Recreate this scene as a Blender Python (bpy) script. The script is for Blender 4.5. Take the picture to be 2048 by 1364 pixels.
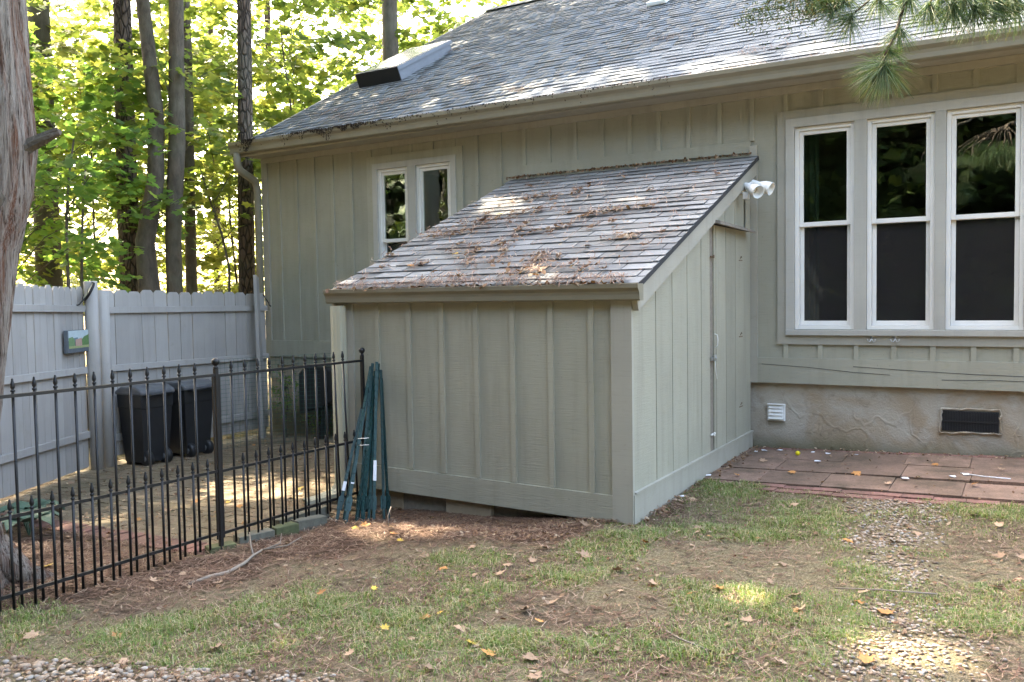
import bpy, math, random
import numpy as np
from mathutils import Vector, Matrix
rnd = random.Random(7)
nr = np.random.default_rng(11)
for o in list(bpy.data.objects): bpy.data.objects.remove(o)
scn = bpy.context.scene
COL = scn.collection

# ------------------------------------------------------------------ camera
cam = bpy.data.objects.new('camera', bpy.data.cameras.new('camera')); COL.objects.link(cam)
cam.data.sensor_fit = 'HORIZONTAL'; cam.data.sensor_width = 36.0
cam.data.lens = 36.0*1721.47/2048; cam.data.clip_start = .05; cam.data.clip_end = 2000
CR, CU, CF = Vector((.858395,.512739,-.016024)), Vector((-.010738,.049188,.998732)), Vector((-.512877,.857134,-.047729))
CC = Vector((2.2052,-5.2014,1.4749))
cam.matrix_world = Matrix(((CR.x,CU.x,-CF.x,CC.x),(CR.y,CU.y,-CF.y,CC.y),(CR.z,CU.z,-CF.z,CC.z),(0,0,0,1)))
scn.camera = cam
# ------------------------------------------------------------------ light
SUN = Vector((-.62,.15,.77)).normalized()
wd = bpy.data.worlds.new('World'); scn.world = wd; wd.use_nodes = True
wn = wd.node_tree.nodes; wl = wd.node_tree.links
sky = wn.new('ShaderNodeTexSky'); sky.sky_type = 'NISHITA'; sky.sun_disc = False
sky.sun_elevation = math.asin(SUN.z); sky.sun_rotation = math.atan2(SUN.x, SUN.y)
sky.air_density = 1.0; sky.dust_density = 4.0; sky.ozone_density = 1.0
wn['Background'].inputs['Strength'].default_value = .15
wl.new(sky.outputs[0], wn['Background'].inputs['Color'])
sl = bpy.data.lights.new('sun','SUN'); sl.energy = 2.0; sl.angle = math.radians(.53); sl.color = (1,.95,.86)
so = bpy.data.objects.new('sun', sl); COL.objects.link(so)
so.rotation_euler = SUN.to_track_quat('Z','Y').to_euler(); so.location = SUN*40
scn.view_settings.view_transform = 'Standard'; scn.view_settings.look = 'None'
scn.view_settings.exposure = 4.05; scn.view_settings.gamma = 1.0
scn.view_settings.use_white_balance = True; scn.view_settings.white_balance_temperature = 7900; scn.view_settings.white_balance_tint = 8
scn.render.engine = 'CYCLES'
scn.cycles.max_bounces = 7; scn.cycles.transparent_max_bounces = 12; scn.cycles.diffuse_bounces = 4

# ------------------------------------------------------------------ helpers
def S(t): t = min(1,max(0,t)); return t*t*(3-2*t)
def Sn(t): t = np.clip(t,0,1); return t*t*(3-2*t)
def gh(x, y):
    "ground height, scalars or arrays"
    x = np.asarray(x,float); y = np.asarray(y,float)
    l = -.09*Sn(-x/2.2)-.034*np.clip(-2.3-x,0,4.5)
    l = l*(.55+.45*Sn((y+3)/2))
    r = (.055+.035*np.clip(x,0,3))*Sn(y/2.5)*Sn((x+.5)/.5)
    hol=.065*Sn((x+2.55)/.4)*Sn((-.15-x)/.7)*Sn((y+.75)/.6)*Sn((2.75-y)/.3)
    return l+r-hol
def _hash(i,j,s): 
    v = np.sin(i*127.1+j*311.7+s*74.7)*43758.5453
    return v-np.floor(v)
def vnoise(x,y,s=0):
    x=np.asarray(x,float);y=np.asarray(y,float)
    i=np.floor(x);j=np.floor(y);fx=x-i;fy=y-j;fx=fx*fx*(3-2*fx);fy=fy*fy*(3-2*fy)
    a=_hash(i,j,s);b=_hash(i+1,j,s);c=_hash(i,j+1,s);d=_hash(i+1,j+1,s)
    return (a*(1-fx)+b*fx)*(1-fy)+(c*(1-fx)+d*fx)*fy
def fnoise(x,y,s=0): return .5*vnoise(x,y,s)+.3*vnoise(x*2.1,y*2.1,s+1)+.2*vnoise(x*4.3,y*4.3,s+2)

def gz(x,y): return gh(x,y)+(fnoise(np.asarray(x)*3,np.asarray(y)*3,3)-.5)*.035+(fnoise(np.asarray(x)*11,np.asarray(y)*11,5)-.5)*.018
def link(o, parent=None):
    COL.objects.link(o)
    if parent is not None:
        o.parent = parent
        if parent.type == 'EMPTY': o.matrix_parent_inverse = Matrix.Translation(-parent.location)
    return o
def tag(o, label=None, cat=None, group=None, kind=None):
    if label: o['label'] = label
    if cat: o['category'] = cat
    if group: o['group'] = group
    if kind: o['kind'] = kind
    return o
def thing(name, loc, label, cat, group=None, kind=None):
    o = bpy.data.objects.new(name, None); o.location = loc; o.empty_display_size = .1; COL.objects.link(o)
    return tag(o, label, cat, group, kind)
class MB:
    def __init__(s): s.v=[]; s.f=[]
    def add(s, vs, fs):
        b=len(s.v); s.v += [tuple(v) for v in vs]; s.f += [tuple(i+b for i in f) for f in fs]; return s
    def box(s, x0,x1,y0,y1,z0,z1, M=None):
        vs=[Vector((x,y,z)) for z in (z0,z1) for y in (y0,y1) for x in (x0,x1)]
        if M is not None: vs=[M@v for v in vs]
        return s.add(vs, [(0,2,3,1),(4,5,7,6),(0,1,5,4),(2,6,7,3),(0,4,6,2),(1,3,7,5)])
    def prism(s, poly, a, b):
        "poly: list of 3-D points of one end, a->b: sweep vector"
        n=len(poly); P=[Vector(p)+Vector(a) for p in poly]+[Vector(p)+Vector(b) for p in poly]
        return s.add(P, [tuple(range(n))[::-1], tuple(range(n,2*n))]+[(i,(i+1)%n,n+(i+1)%n,n+i) for i in range(n)])
    def tube(s, pts, rad, n=8, wob=None):
        pts=[Vector(p) for p in pts]; rings=[]
        if not hasattr(rad,'__len__'): rad=[rad]*len(pts)
        ref=Vector((1,0,0))
        for k,p in enumerate(pts):
            t=(pts[min(k+1,len(pts)-1)]-pts[max(k-1,0)]).normalized()
            if abs(t.dot(ref))>.95: ref=Vector((0,1,0)) if abs(t.y)<.9 else Vector((0,0,1))
            a=(ref-t*ref.dot(t)).normalized(); b=t.cross(a)
            ref=a
            ring=[]
            for i in range(n):
                th=2*math.pi*i/n; r=rad[k]*(1+(wob(k,i) if wob else 0))
                ring.append(p+a*math.cos(th)*r+b*math.sin(th)*r)
            rings.append(ring)
        vs=[v for r in rings for v in r]; fs=[]
        for k in range(len(pts)-1):
            for i in range(n):
                j=(i+1)%n; fs.append((k*n+i,k*n+j,(k+1)*n+j,(k+1)*n+i))
        fs.append(tuple(range(n))[::-1]); fs.append(tuple((len(pts)-1)*n+i for i in range(n)))
        return s.add(vs,fs)
    def lathe(s, prof, n=16, M=None):
        M=M or Matrix(); vs=[]; fs=[]
        for r,z in prof:
            for i in range(n):
                th=2*math.pi*i/n; vs.append(M@Vector((r*math.cos(th),r*math.sin(th),z)))
        for k in range(len(prof)-1):
            for i in range(n):
                j=(i+1)%n; fs.append((k*n+i,k*n+j,(k+1)*n+j,(k+1)*n+i))
        if prof[0][0]>1e-5: fs.append(tuple(range(n))[::-1])
        if prof[-1][0]>1e-5: fs.append(tuple((len(prof)-1)*n+i for i in range(n)))
        return s.add(vs,fs)
    def mesh(s, name, mat, smooth=False):
        me=bpy.data.meshes.new(name); me.from_pydata(s.v,[],s.f)
        if mat: me.materials.append(mat)
        if smooth:
            me.polygons.foreach_set('use_smooth',[True]*len(me.polygons))
        me.update(); return me
    def build(s, name, mat, parent=None, smooth=False, bevel=0):
        o=bpy.data.objects.new(name, s.mesh(name,mat,smooth)); link(o,parent)
        if bevel:
            m=o.modifiers.new('bevel','BEVEL'); m.width=bevel; m.segments=2; m.limit_method='ANGLE'
        return o
def inst(name, me, parent, loc, rot=(0,0,0), scale=(1,1,1)):
    o=bpy.data.objects.new(name, me); COL.objects.link(o)
    if parent is not None:
        o.parent=parent
        if parent.type=='EMPTY': o.matrix_parent_inverse = Matrix.Translation(-parent.location)
    o.location=loc; o.rotation_euler=rot; o.scale=scale; return o
def np_mesh(name, verts, k, mat, smooth=False):
    "verts (N,k,3): N polygons of k corners"
    N=verts.shape[0]; me=bpy.data.meshes.new(name)
    me.vertices.add(N*k); me.vertices.foreach_set('co', verts.astype(np.float32).ravel())
    me.loops.add(N*k); me.loops.foreach_set('vertex_index', np.arange(N*k,dtype=np.int32))
    me.polygons.add(N); me.polygons.foreach_set('loop_start', np.arange(0,N*k,k,dtype=np.int32))
    me.polygons.foreach_set('loop_total', np.full(N,k,dtype=np.int32))
    if mat: me.materials.append(mat)
    me.update(calc_edges=True); return me
def np_mesh_faces(name, V, Fq, mat, smooth=False):
    "V (n,3), Fq (m,k) faces"
    me=bpy.data.meshes.new(name); m,k=Fq.shape
    me.vertices.add(len(V)); me.vertices.foreach_set('co',V.astype(np.float32).ravel())
    me.loops.add(m*k); me.loops.foreach_set('vertex_index',Fq.astype(np.int32).ravel())
    me.polygons.add(m); me.polygons.foreach_set('loop_start',np.arange(0,m*k,k,dtype=np.int32))
    me.polygons.foreach_set('loop_total',np.full(m,k,dtype=np.int32))
    if smooth: me.polygons.foreach_set('use_smooth',[True]*m)
    me.materials.append(mat); me.update(calc_edges=True); return me

# ------------------------------------------------------------------ materials
def new_mat(name):
    m=bpy.data.materials.new(name); m.use_nodes=True; nt=m.node_tree
    return m, nt, nt.nodes, nt.links, nt.nodes['Principled BSDF']
def node(nt, typ, **kw):
    n=nt.nodes.new(typ)
    for k,v in kw.items():
        if k in n.inputs: n.inputs[k].default_value=v
        else: setattr(n,k,v)
    return n
def ramp(nt, fac, stops):
    r=nt.nodes.new('ShaderNodeValToRGB'); e=r.color_ramp.elements
    while len(e)<len(stops): e.new(.5)
    for el,(p,c) in zip(e,stops): el.position=p; el.color=(*c,1) if len(c)==3 else c
    nt.links.new(fac, r.inputs[0]); return r.outputs[0]
def pos(nt, scale=(1,1,1)):
    g=nt.nodes.new('ShaderNodeNewGeometry'); mp=nt.nodes.new('ShaderNodeMapping')
    mp.inputs['Scale'].default_value=scale; nt.links.new(g.outputs['Position'],mp.inputs[0]); return mp.outputs[0]
def noise(nt, vec, scale, detail=4, rough=.6, dist=0):
    n=node(nt,'ShaderNodeTexNoise',Scale=scale,Detail=detail,Roughness=rough,Distortion=dist); nt.links.new(vec,n.inputs['Vector']); return n.outputs['Fac']
def mixc(nt, fac, a, b, mode='MIX'):
    m=nt.nodes.new('ShaderNodeMix'); m.data_type='RGBA'; m.blend_type=mode
    for sock,val in ((m.inputs[0],fac),(m.inputs[6],a),(m.inputs[7],b)):
        if isinstance(val,bpy.types.NodeSocket): nt.links.new(val,sock)
        elif isinstance(val,(int,float)): sock.default_value=val
        else: sock.default_value=(*val,1)
    return m.outputs[2]
def mth(nt, op, a, b=None):
    m=nt.nodes.new('ShaderNodeMath'); m.operation=op
    for s_,v in zip(m.inputs,(a,b)):
        if v is None: continue
        if isinstance(v,bpy.types.NodeSocket): nt.links.new(v,s_)
        else: s_.default_value=v
    return m.outputs[0]
def bump(nt, h, bs, strength, dist):
    b=node(nt,'ShaderNodeBump',Strength=strength,Distance=dist); nt.links.new(h,b.inputs['Height']); nt.links.new(b.outputs[0],bs.inputs['Normal'])
def paint(name, c, rough=.7, grain=(6,6,95), gstr=.6, dirt=.45, dark=(.10,.09,.07)):
    m,nt,N,L,b=new_mat(name)
    big=noise(nt,pos(nt),1.3,5); fine=noise(nt,pos(nt),38,3)
    g=noise(nt,pos(nt,grain),1.0,4,.7)
    col=mixc(nt,ramp(nt,big,[(.3,(0,0,0)),(.75,(1,1,1))]),tuple(x*.88 for x in c),tuple(min(1,x*1.07) for x in c))
    col=mixc(nt,ramp(nt,fine,[(.66,(0,0,0)),(.78,(dirt,)*3)]),col,dark)
    col=mixc(nt,ramp(nt,g,[(.28,(.22,.22,.22)),(.45,(0,0,0))]),col,tuple(x*.6 for x in c))
    oi=nt.nodes.new('ShaderNodeObjectInfo'); rv=mth(nt,'MULTIPLY_ADD',oi.outputs['Random'],.16); rv.node.inputs[2].default_value=.92
    hs=nt.nodes.new('ShaderNodeHueSaturation'); L.new(rv,hs.inputs['Value']); L.new(col,hs.inputs['Color']); col=hs.outputs[0]
    st=noise(nt,pos(nt,(9,9,.7)),1.0,5,.65)
    col=mixc(nt,ramp(nt,st,[(.50,(0,0,0)),(.72,(.38,.38,.38))]),col,tuple(x*.62 for x in c))
    col=mixc(nt,ramp(nt,noise(nt,pos(nt),5,6,.75),[(.58,(0,0,0)),(.74,(.3,.3,.3))]),col,(c[0]*.62,c[1]*.66,c[2]*.5))
    L.new(col,b.inputs['Base Color']); b.inputs['Roughness'].default_value=rough; b.inputs['Specular IOR Level'].default_value=.3
    bump(nt,g,b,gstr,.005); return m
def basic(name, c, rough=.6, var=.15, scale=20, metal=0, bstr=0, bscale=60, spec=.4, rand=0):
    m,nt,N,L,b=new_mat(name)
    f=noise(nt,pos(nt),scale,4)
    col=mixc(nt,f,tuple(x*(1-var) for x in c),tuple(min(1,x*(1+var)) for x in c))
    if rand:
        oi=nt.nodes.new('ShaderNodeObjectInfo'); v=mth(nt,'MULTIPLY_ADD',oi.outputs['Random'],rand*2); v.node.inputs[2].default_value=1-rand
        hs=nt.nodes.new('ShaderNodeHueSaturation'); L.new(v,hs.inputs['Value']); L.new(col,hs.inputs['Color']); col=hs.outputs[0]
    L.new(col,b.inputs['Base Color']); b.inputs['Roughness'].default_value=rough; b.inputs['Metallic'].default_value=metal
    b.inputs['Specular IOR Level'].default_value=spec
    if bstr: bump(nt,noise(nt,pos(nt),bscale,4),b,bstr,.004)
    return m
def leafy(name, stops, trans=.5, rough=.5):
    m,nt,N,L,b=new_mat(name)
    g=nt.nodes.new('ShaderNodeNewGeometry'); col=ramp(nt,g.outputs['Random Per Island'],stops)
    L.new(col,b.inputs['Base Color']); b.inputs['Roughness'].default_value=rough; b.inputs['Specular IOR Level'].default_value=.35
    if trans:
        t=nt.nodes.new('ShaderNodeBsdfTranslucent'); tc=mixc(nt,1.0,col,(1.9,1.8,.95),'MULTIPLY'); L.new(tc,t.inputs[0])
        mx=nt.nodes.new('ShaderNodeMixShader'); mx.inputs[0].default_value=trans
        L.new(b.outputs[0],mx.inputs[1]); L.new(t.outputs[0],mx.inputs[2]); L.new(mx.outputs[0],nt.nodes['Material Output'].inputs[0])
    return m
GREIGE=(.335,.325,.262)
M={}
M['siding']=paint('siding_paint',GREIGE,gstr=.5)
M['trim']=paint('trim_paint',(.35,.335,.285),grain=(5,5,70),gstr=.2,dirt=.25)
M['wintrim']=paint('window_trim_paint',(.41,.40,.365),grain=(5,5,60),gstr=.12,dirt=.2)
M['gutter']=basic('gutter_metal',(.205,.188,.14),.5,.15,9,spec=.4)
M['downspout']=basic('downspout_metal',(.42,.41,.32),.45,.1,6)
M['vinyl']=basic('white_vinyl',(.70,.69,.665),.45,.12,5)
M['fencewood']=paint('fence_stain',(.365,.345,.325),grain=(70,70,3),gstr=.3,dirt=.2,rough=.85)
M['iron']=basic('black_iron',(.010,.010,.011),.42,.5,60,metal=.0,bstr=.15,bscale=200,spec=.35)
M['blackplastic']=basic('black_plastic',(.016,.017,.019),.5,.35,14,spec=.4)
M['greylid']=basic('grey_black_plastic',(.10,.105,.115),.42,.4,18,spec=.5)
M['greensteel']=basic('green_steel',(.010,.042,.042),.55,.6,40,rand=.5)
M['greenwire']=basic('green_wire',(.03,.10,.085),.5,.2,20)
M['whitemetal']=basic('white_metal',(.72,.73,.72),.4,.06,15)
M['zinc']=basic('zinc_metal',(.42,.44,.45),.35,.25,40,metal=.8)
M['rust']=basic('rusty_steel',(.16,.10,.06),.7,.5,40)
M['concrete']=basic('concrete',(.125,.12,.095),.9,.5,22,bstr=.5,bscale=90)
M['mossconc']=basic('mossy_concrete',(.085,.095,.045),.95,.5,22,bstr=.6,bscale=80)
M['cinder']=basic('cinder_block',(.30,.24,.17),.9,.25,20,bstr=.6,bscale=90)
def paver_mat(name,c,dirtc=(.075,.055,.035),amt=.75):
    m=basic(name,c,.92,.3,12,bstr=.7,bscale=110,rand=.22); nt=m.node_tree; b=nt.nodes['Principled BSDF']; old=b.inputs['Base Color'].links[0].from_socket
    d=ramp(nt,noise(nt,pos(nt),3.2,6,.7),[(.40,(0,0,0)),(.66,(amt,amt,amt))]); g=ramp(nt,noise(nt,pos(nt),90,3,.8),[(.52,(0,0,0)),(.62,(.55,.55,.55))])
    nt.links.new(mixc(nt,g,mixc(nt,d,old,dirtc),tuple(x*.5 for x in dirtc)),b.inputs['Base Color']); return m
M['brick']=paver_mat('paver_brown',(.235,.18,.12),(.10,.085,.045),.7)
M['redbrick']=paver_mat('paver_red',(.25,.12,.10))
M['tanbrick']=paver_mat('paver_tan',(.22,.14,.105),amt=.85)
M['black']=basic('black_metal',(.012,.012,.013),.6,.3,30)
M['inside']=basic('room_wall',(.26,.24,.22),.9,.2,2)
M['curtain']=basic('green_curtain',(.16,.24,.20),.9,.2,8)
M['yellowball']=basic('yellow_rubber',(.72,.58,.02),.6,.1,60)
M['paper']=basic('white_paper',(.75,.76,.80),.8,.08,60)
M['twig']=basic('dead_twig',(.23,.19,.155),.9,.35,60)
M['weatherwood']=basic('weathered_wood',(.21,.185,.155),.9,.45,30,bstr=.7,bscale=60)
def shingle_mat(name, c, var=.62):
    m,nt,N,L,b=new_mat(name)
    oi=nt.nodes.new('ShaderNodeObjectInfo'); g=nt.nodes.new('ShaderNodeNewGeometry')
    r=mth(nt,'FRACT',mth(nt,'ADD',oi.outputs['Random'],g.outputs['Random Per Island']))
    v=mth(nt,'MULTIPLY_ADD',r,var); v.node.inputs[2].default_value=1-var/2
    sp=noise(nt,pos(nt),240,2,.8); bigv=noise(nt,pos(nt),1.1,4)
    col=mixc(nt,sp,tuple(x*.62 for x in c),tuple(x*1.4 for x in c))
    col=mixc(nt,ramp(nt,bigv,[(.4,(0,0,0)),(.75,(.4,.4,.4))]),col,(c[0]*1.1,c[1]*1.02,c[2]*.85))
    hs=nt.nodes.new('ShaderNodeHueSaturation'); L.new(v,hs.inputs['Value']); L.new(col,hs.inputs['Color'])
    L.new(hs.outputs[0],b.inputs['Base Color']); b.inputs['Roughness'].default_value=.85
    b.inputs['Specular IOR Level'].default_value=.35; bump(nt,sp,b,.5,.002); return m
M['shingle']=shingle_mat('asphalt_shingle',(.13,.143,.156),.36)
M['shingle2']=shingle_mat('asphalt_shingle_shed',(.176,.182,.188))
M['felt']=basic('roof_underlay',(.035,.036,.04),.9,.3,20)
def stucco():
    m,nt,N,L,b=new_mat('rough_stucco')
    p=pos(nt); n1=noise(nt,p,2.2,5,.6,.6); n2=noise(nt,p,60,4,.7)
    w=node(nt,'ShaderNodeTexVoronoi',Scale=2.6); w.feature='DISTANCE_TO_EDGE'
    wn_=node(nt,'ShaderNodeTexNoise',Scale=3.0,Detail=3.0); nt.links.new(p,wn_.inputs['Vector']); nt.links.new(mixc(nt,.35,p,wn_.outputs['Color']),w.inputs['Vector'])
    ridge=ramp(nt,w.outputs[0],[(.0,(.22,.22,.22)),(.012,(.2,.2,.2)),(.04,(0,0,0))])
    patch=ramp(nt,noise(nt,p,1.6,4,.55,.8),[(.44,(.32,.255,.185)),(.56,(.39,.365,.32))])
    col=mixc(nt,ramp(nt,n1,[(.35,(.0,.0,.0)),(.7,(.6,.6,.6))]),patch,(.35,.285,.205))
    col=mixc(nt,ramp(nt,noise(nt,p,9,4),[(.56,(0,0,0)),(.72,(.5,.5,.5))]),col,(.19,.155,.11))
    # darker olive brown, stronger toward the bottom of the wall
    sx=nt.nodes.new('ShaderNodeSeparateXYZ'); L.new(p,sx.inputs[0])
    low=ramp(nt,mth(nt,'ADD',sx.outputs[2],mth(nt,'MULTIPLY',n1,.25)),[(.2,(.8,.8,.8)),(.36,(0,0,0))])
    col=mixc(nt,low,col,(.115,.105,.055))
    L.new(col,b.inputs['Base Color']); b.inputs['Roughness'].default_value=.92
    h=mth(nt,'ADD',mth(nt,'MULTIPLY',ridge,.8),mth(nt,'ADD',mth(nt,'MULTIPLY',n2,.35),mth(nt,'MULTIPLY',n1,.9)))
    bump(nt,h,b,.9,.02); return m
M['stucco']=stucco()
def glass():
    m,nt,N,L,b=new_mat('window_glass'); nt.nodes.remove(b)
    fr=node(nt,'ShaderNodeFresnel',IOR=1.55); t=nt.nodes.new('ShaderNodeBsdfTransparent'); t.inputs[0].default_value=(.82,.86,.84,1)
    g=node(nt,'ShaderNodeBsdfGlossy',Roughness=.0); g.inputs[0].default_value=(.95,1,.97,1)
    bm=node(nt,'ShaderNodeBump',Strength=.06,Distance=.02); L.new(noise(nt,pos(nt),3.5,2),bm.inputs['Height']); L.new(bm.outputs[0],g.inputs['Normal'])
    mx=nt.nodes.new('ShaderNodeMixShader'); L.new(mth(nt,'MULTIPLY',fr.outputs[0],2.5),mx.inputs[0]); L.new(t.outputs[0],mx.inputs[1]); L.new(g.outputs[0],mx.inputs[2])
    L.new(mx.outputs[0],nt.nodes['Material Output'].inputs[0]); return m
M['glass']=glass()
def screen():
    m,nt,N,L,b=new_mat('insect_screen'); b.inputs['Base Color'].default_value=(.034,.031,.031,1); b.inputs['Roughness'].default_value=.9; b.inputs['Specular IOR Level'].default_value=.1
    t=nt.nodes.new('ShaderNodeBsdfTransparent'); mx=nt.nodes.new('ShaderNodeMixShader'); mx.inputs[0].default_value=.55
    L.new(t.outputs[0],mx.inputs[1]); L.new(b.outputs[0],mx.inputs[2]); L.new(mx.outputs[0],nt.nodes['Material Output'].inputs[0]); return m
M['screen']=screen()
def skyglass():
    m,nt,N,L,b=new_mat('skylight_glass'); b.inputs['Base Color'].default_value=(.10,.14,.09,1); b.inputs['Roughness'].default_value=.22; b.inputs['Specular IOR Level'].default_value=.5
    n=noise(nt,pos(nt),30,4); L.new(ramp(nt,n,[(.3,(.10,.14,.08)),(.7,(.20,.23,.14))]),b.inputs['Base Color']); return m
M['skyglass']=skyglass()
def bark(name, c1, c2, sc=(10,10,1.6), bs=1.0, dist=.03, kind='noise'):
    m,nt,N,L,b=new_mat(name)
    v=pos(nt,sc); n=noise(nt,v,1.2,6,.65,.5)
    if kind=='plate':
        w=node(nt,'ShaderNodeTexVoronoi',Scale=1.3); w.feature='DISTANCE_TO_EDGE'; L.new(v,w.inputs['Vector'])
        h=mth(nt,'ADD',ramp(nt,w.outputs[0],[(.0,(0,0,0)),(.18,(1,1,1))]),mth(nt,'MULTIPLY',n,.6))
        col=mixc(nt,ramp(nt,w.outputs[0],[(.02,(0,0,0)),(.16,(1,1,1))]),tuple(x*.35 for x in c1),mixc(nt,n,c1,c2))
    else:
        h=n; col=mixc(nt,ramp(nt,n,[(.3,(0,0,0)),(.68,(1,1,1))]),c1,c2)
    col=mixc(nt,ramp(nt,noise(nt,pos(nt),2.3,4),[(.45,(0,0,0)),(.7,(.5,.5,.5))]),col,(.12,.125,.09))
    L.new(col,b.inputs['Base Color']); b.inputs['Roughness'].default_value=.95; bump(nt,h,b,bs,dist); return m
def cedar_bark():
    m,nt,N,L,b=new_mat('cedar_bark')
    a=noise(nt,pos(nt,(75,75,2.2)),1.0,5,.7,.2); w=noise(nt,pos(nt,(17,17,.9)),1.0,6,.65,.4); f=noise(nt,pos(nt,(190,190,7)),1.0,3,.7)
    col=mixc(nt,ramp(nt,w,[(.40,(0,0,0)),(.56,(1,1,1))]),(.20,.095,.06),(.36,.305,.26))
    col=mixc(nt,ramp(nt,a,[(.36,(1,1,1)),(.50,(0,0,0))]),col,(.055,.030,.02))
    col=mixc(nt,ramp(nt,f,[(.5,(0,0,0)),(.7,(.7,.7,.7))]),col,(.46,.41,.36))
    L.new(col,b.inputs['Base Color']); b.inputs['Roughness'].default_value=.97; b.inputs['Specular IOR Level'].default_value=.1
    bump(nt,mth(nt,'ADD',mth(nt,'MULTIPLY',a,1.2),mth(nt,'ADD',w,mth(nt,'MULTIPLY',f,.5))),b,1.0,.035); return m
M['cedarbark']=cedar_bark()
M['stubwood']=bark('stub_wood',(.05,.035,.027),(.16,.125,.10),(40,40,40),.9,.02)
M['pinebark']=bark('pine_bark',(.085,.058,.043),(.16,.115,.09),(14,14,5),1.0,.03,'plate')
M['greybark']=bark('grey_bark',(.045,.034,.024),(.11,.085,.062),(14,14,5),.9,.02)
M['darkbark']=bark('dark_bark',(.05,.042,.034),(.10,.085,.07),(12,12,4),.8,.02)
M['maple']=leafy('maple_leaf',[(0,(.09,.145,.055)),(.45,(.125,.18,.065)),(.8,(.16,.21,.07)),(1,(.22,.235,.08))],.6)
M['mapledark']=leafy('maple_leaf_dark',[(0,(.07,.14,.055)),(.6,(.10,.19,.06)),(1,(.16,.23,.065))],.6)
M['yellowgreen']=leafy('yellow_green_leaf',[(0,(.13,.175,.065)),(.5,(.18,.215,.08)),(1,(.26,.265,.11))],.6)
M['backleaf']=leafy('back_wood_leaf',[(0,(.014,.030,.010)),(.7,(.03,.055,.014)),(1,(.07,.095,.02))],.15)
M['canopy']=leafy('canopy_leaf',[(0,(.03,.07,.02)),(1,(.09,.14,.03))],.3)
M['needle']=leafy('pine_needle_green',[(0,(.03,.07,.03)),(.6,(.065,.12,.05)),(1,(.15,.16,.07))],.25)
M['cedarleaf']=leafy('cedar_scale_leaf',[(0,(.025,.05,.02)),(.6,(.045,.08,.032)),(1,(.11,.075,.04))],.2)
M['grass']=leafy('grass_blade',[(0,(.09,.16,.04)),(.35,(.135,.21,.055)),(.58,(.19,.245,.08)),(.7,(.30,.265,.16)),(1,(.43,.36,.25))],.3)
M['straw']=leafy('pine_straw',[(0,(.06,.03,.02)),(.45,(.14,.075,.05)),(.8,(.23,.14,.095)),(1,(.35,.26,.19))],0,.8)
M['deadleaf']=leafy('dead_leaf',[(0,(.10,.05,.03)),(.4,(.17,.09,.05)),(.75,(.27,.17,.10)),(1,(.38,.30,.22))],.15,.7)
M['yleaf']=basic('yellow_leaf',(.55,.36,.05),.6,.25,60,rand=.2)
M['oleaf']=basic('orange_leaf',(.42,.19,.06),.7,.3,60,rand=.25)
M['bleaf']=basic('tan_leaf',(.33,.215,.14),.8,.3,60,rand=.35)
M['hosta']=basic('hosta_leaf',(.06,.11,.075),.5,.3,14)
M['pebble']=leafy('river_pebble',[(0,(.13,.09,.065)),(.3,(.25,.175,.12)),(.65,(.32,.245,.185)),(.9,(.38,.335,.29)),(1,(.15,.14,.13))],0,.7)
M['gunk']=basic('gutter_gunk',(.022,.016,.011),.95,.5,40,bstr=.8,bscale=60)
def ground_mat():
    m,nt,N,L,b=new_mat('yard_soil')
    p=pos(nt); big=noise(nt,p,.9,5,.6); mid=noise(nt,p,5.5,5,.65); fine=noise(nt,p,70,4,.8); fib=noise(nt,pos(nt,(1,.35,1)),110,3,.7)
    fine=ramp(nt,fine,[(.32,(0,0,0)),(.68,(1,1,1))]); fib=ramp(nt,fib,[(.32,(0,0,0)),(.68,(1,1,1))])
    soil=mixc(nt,fine,(.07,.045,.033),(.25,.165,.12))
    straw=mixc(nt,fib,(.10,.066,.046),(.32,.22,.155))
    thatch=mixc(nt,fib,(.17,.15,.08),(.43,.37,.23))
    col=mixc(nt,ramp(nt,mid,[(.38,(0,0,0)),(.62,(1,1,1))]),soil,straw)
    col=mixc(nt,ramp(nt,big,[(.36,(0,0,0)),(.54,(.8,.8,.8))]),col,thatch)
    col=mixc(nt,ramp(nt,noise(nt,p,14,4),[(.55,(0,0,0)),(.68,(.75,.75,.75))]),col,(.07,.047,.034))
    col=mixc(nt,ramp(nt,noise(nt,p,38,3,.7),[(.58,(0,0,0)),(.66,(.8,.8,.8))]),col,(.40,.31,.22))
    am=nt.nodes.new('ShaderNodeAttribute'); am.attribute_name='mulch'
    col=mixc(nt,ramp(nt,am.outputs['Fac'],[(.30,(0,0,0)),(.62,(.9,.9,.9))]),col,mixc(nt,fib,(.035,.021,.015),(.19,.11,.075)))
    L.new(col,b.inputs['Base Color']); b.inputs['Roughness'].default_value=.97; b.inputs['Specular IOR Level'].default_value=.15
    bump(nt,mth(nt,'ADD',fine,mth(nt,'MULTIPLY',mid,1.5)),b,.9,.02); return m
M['ground']=ground_mat()

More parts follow.
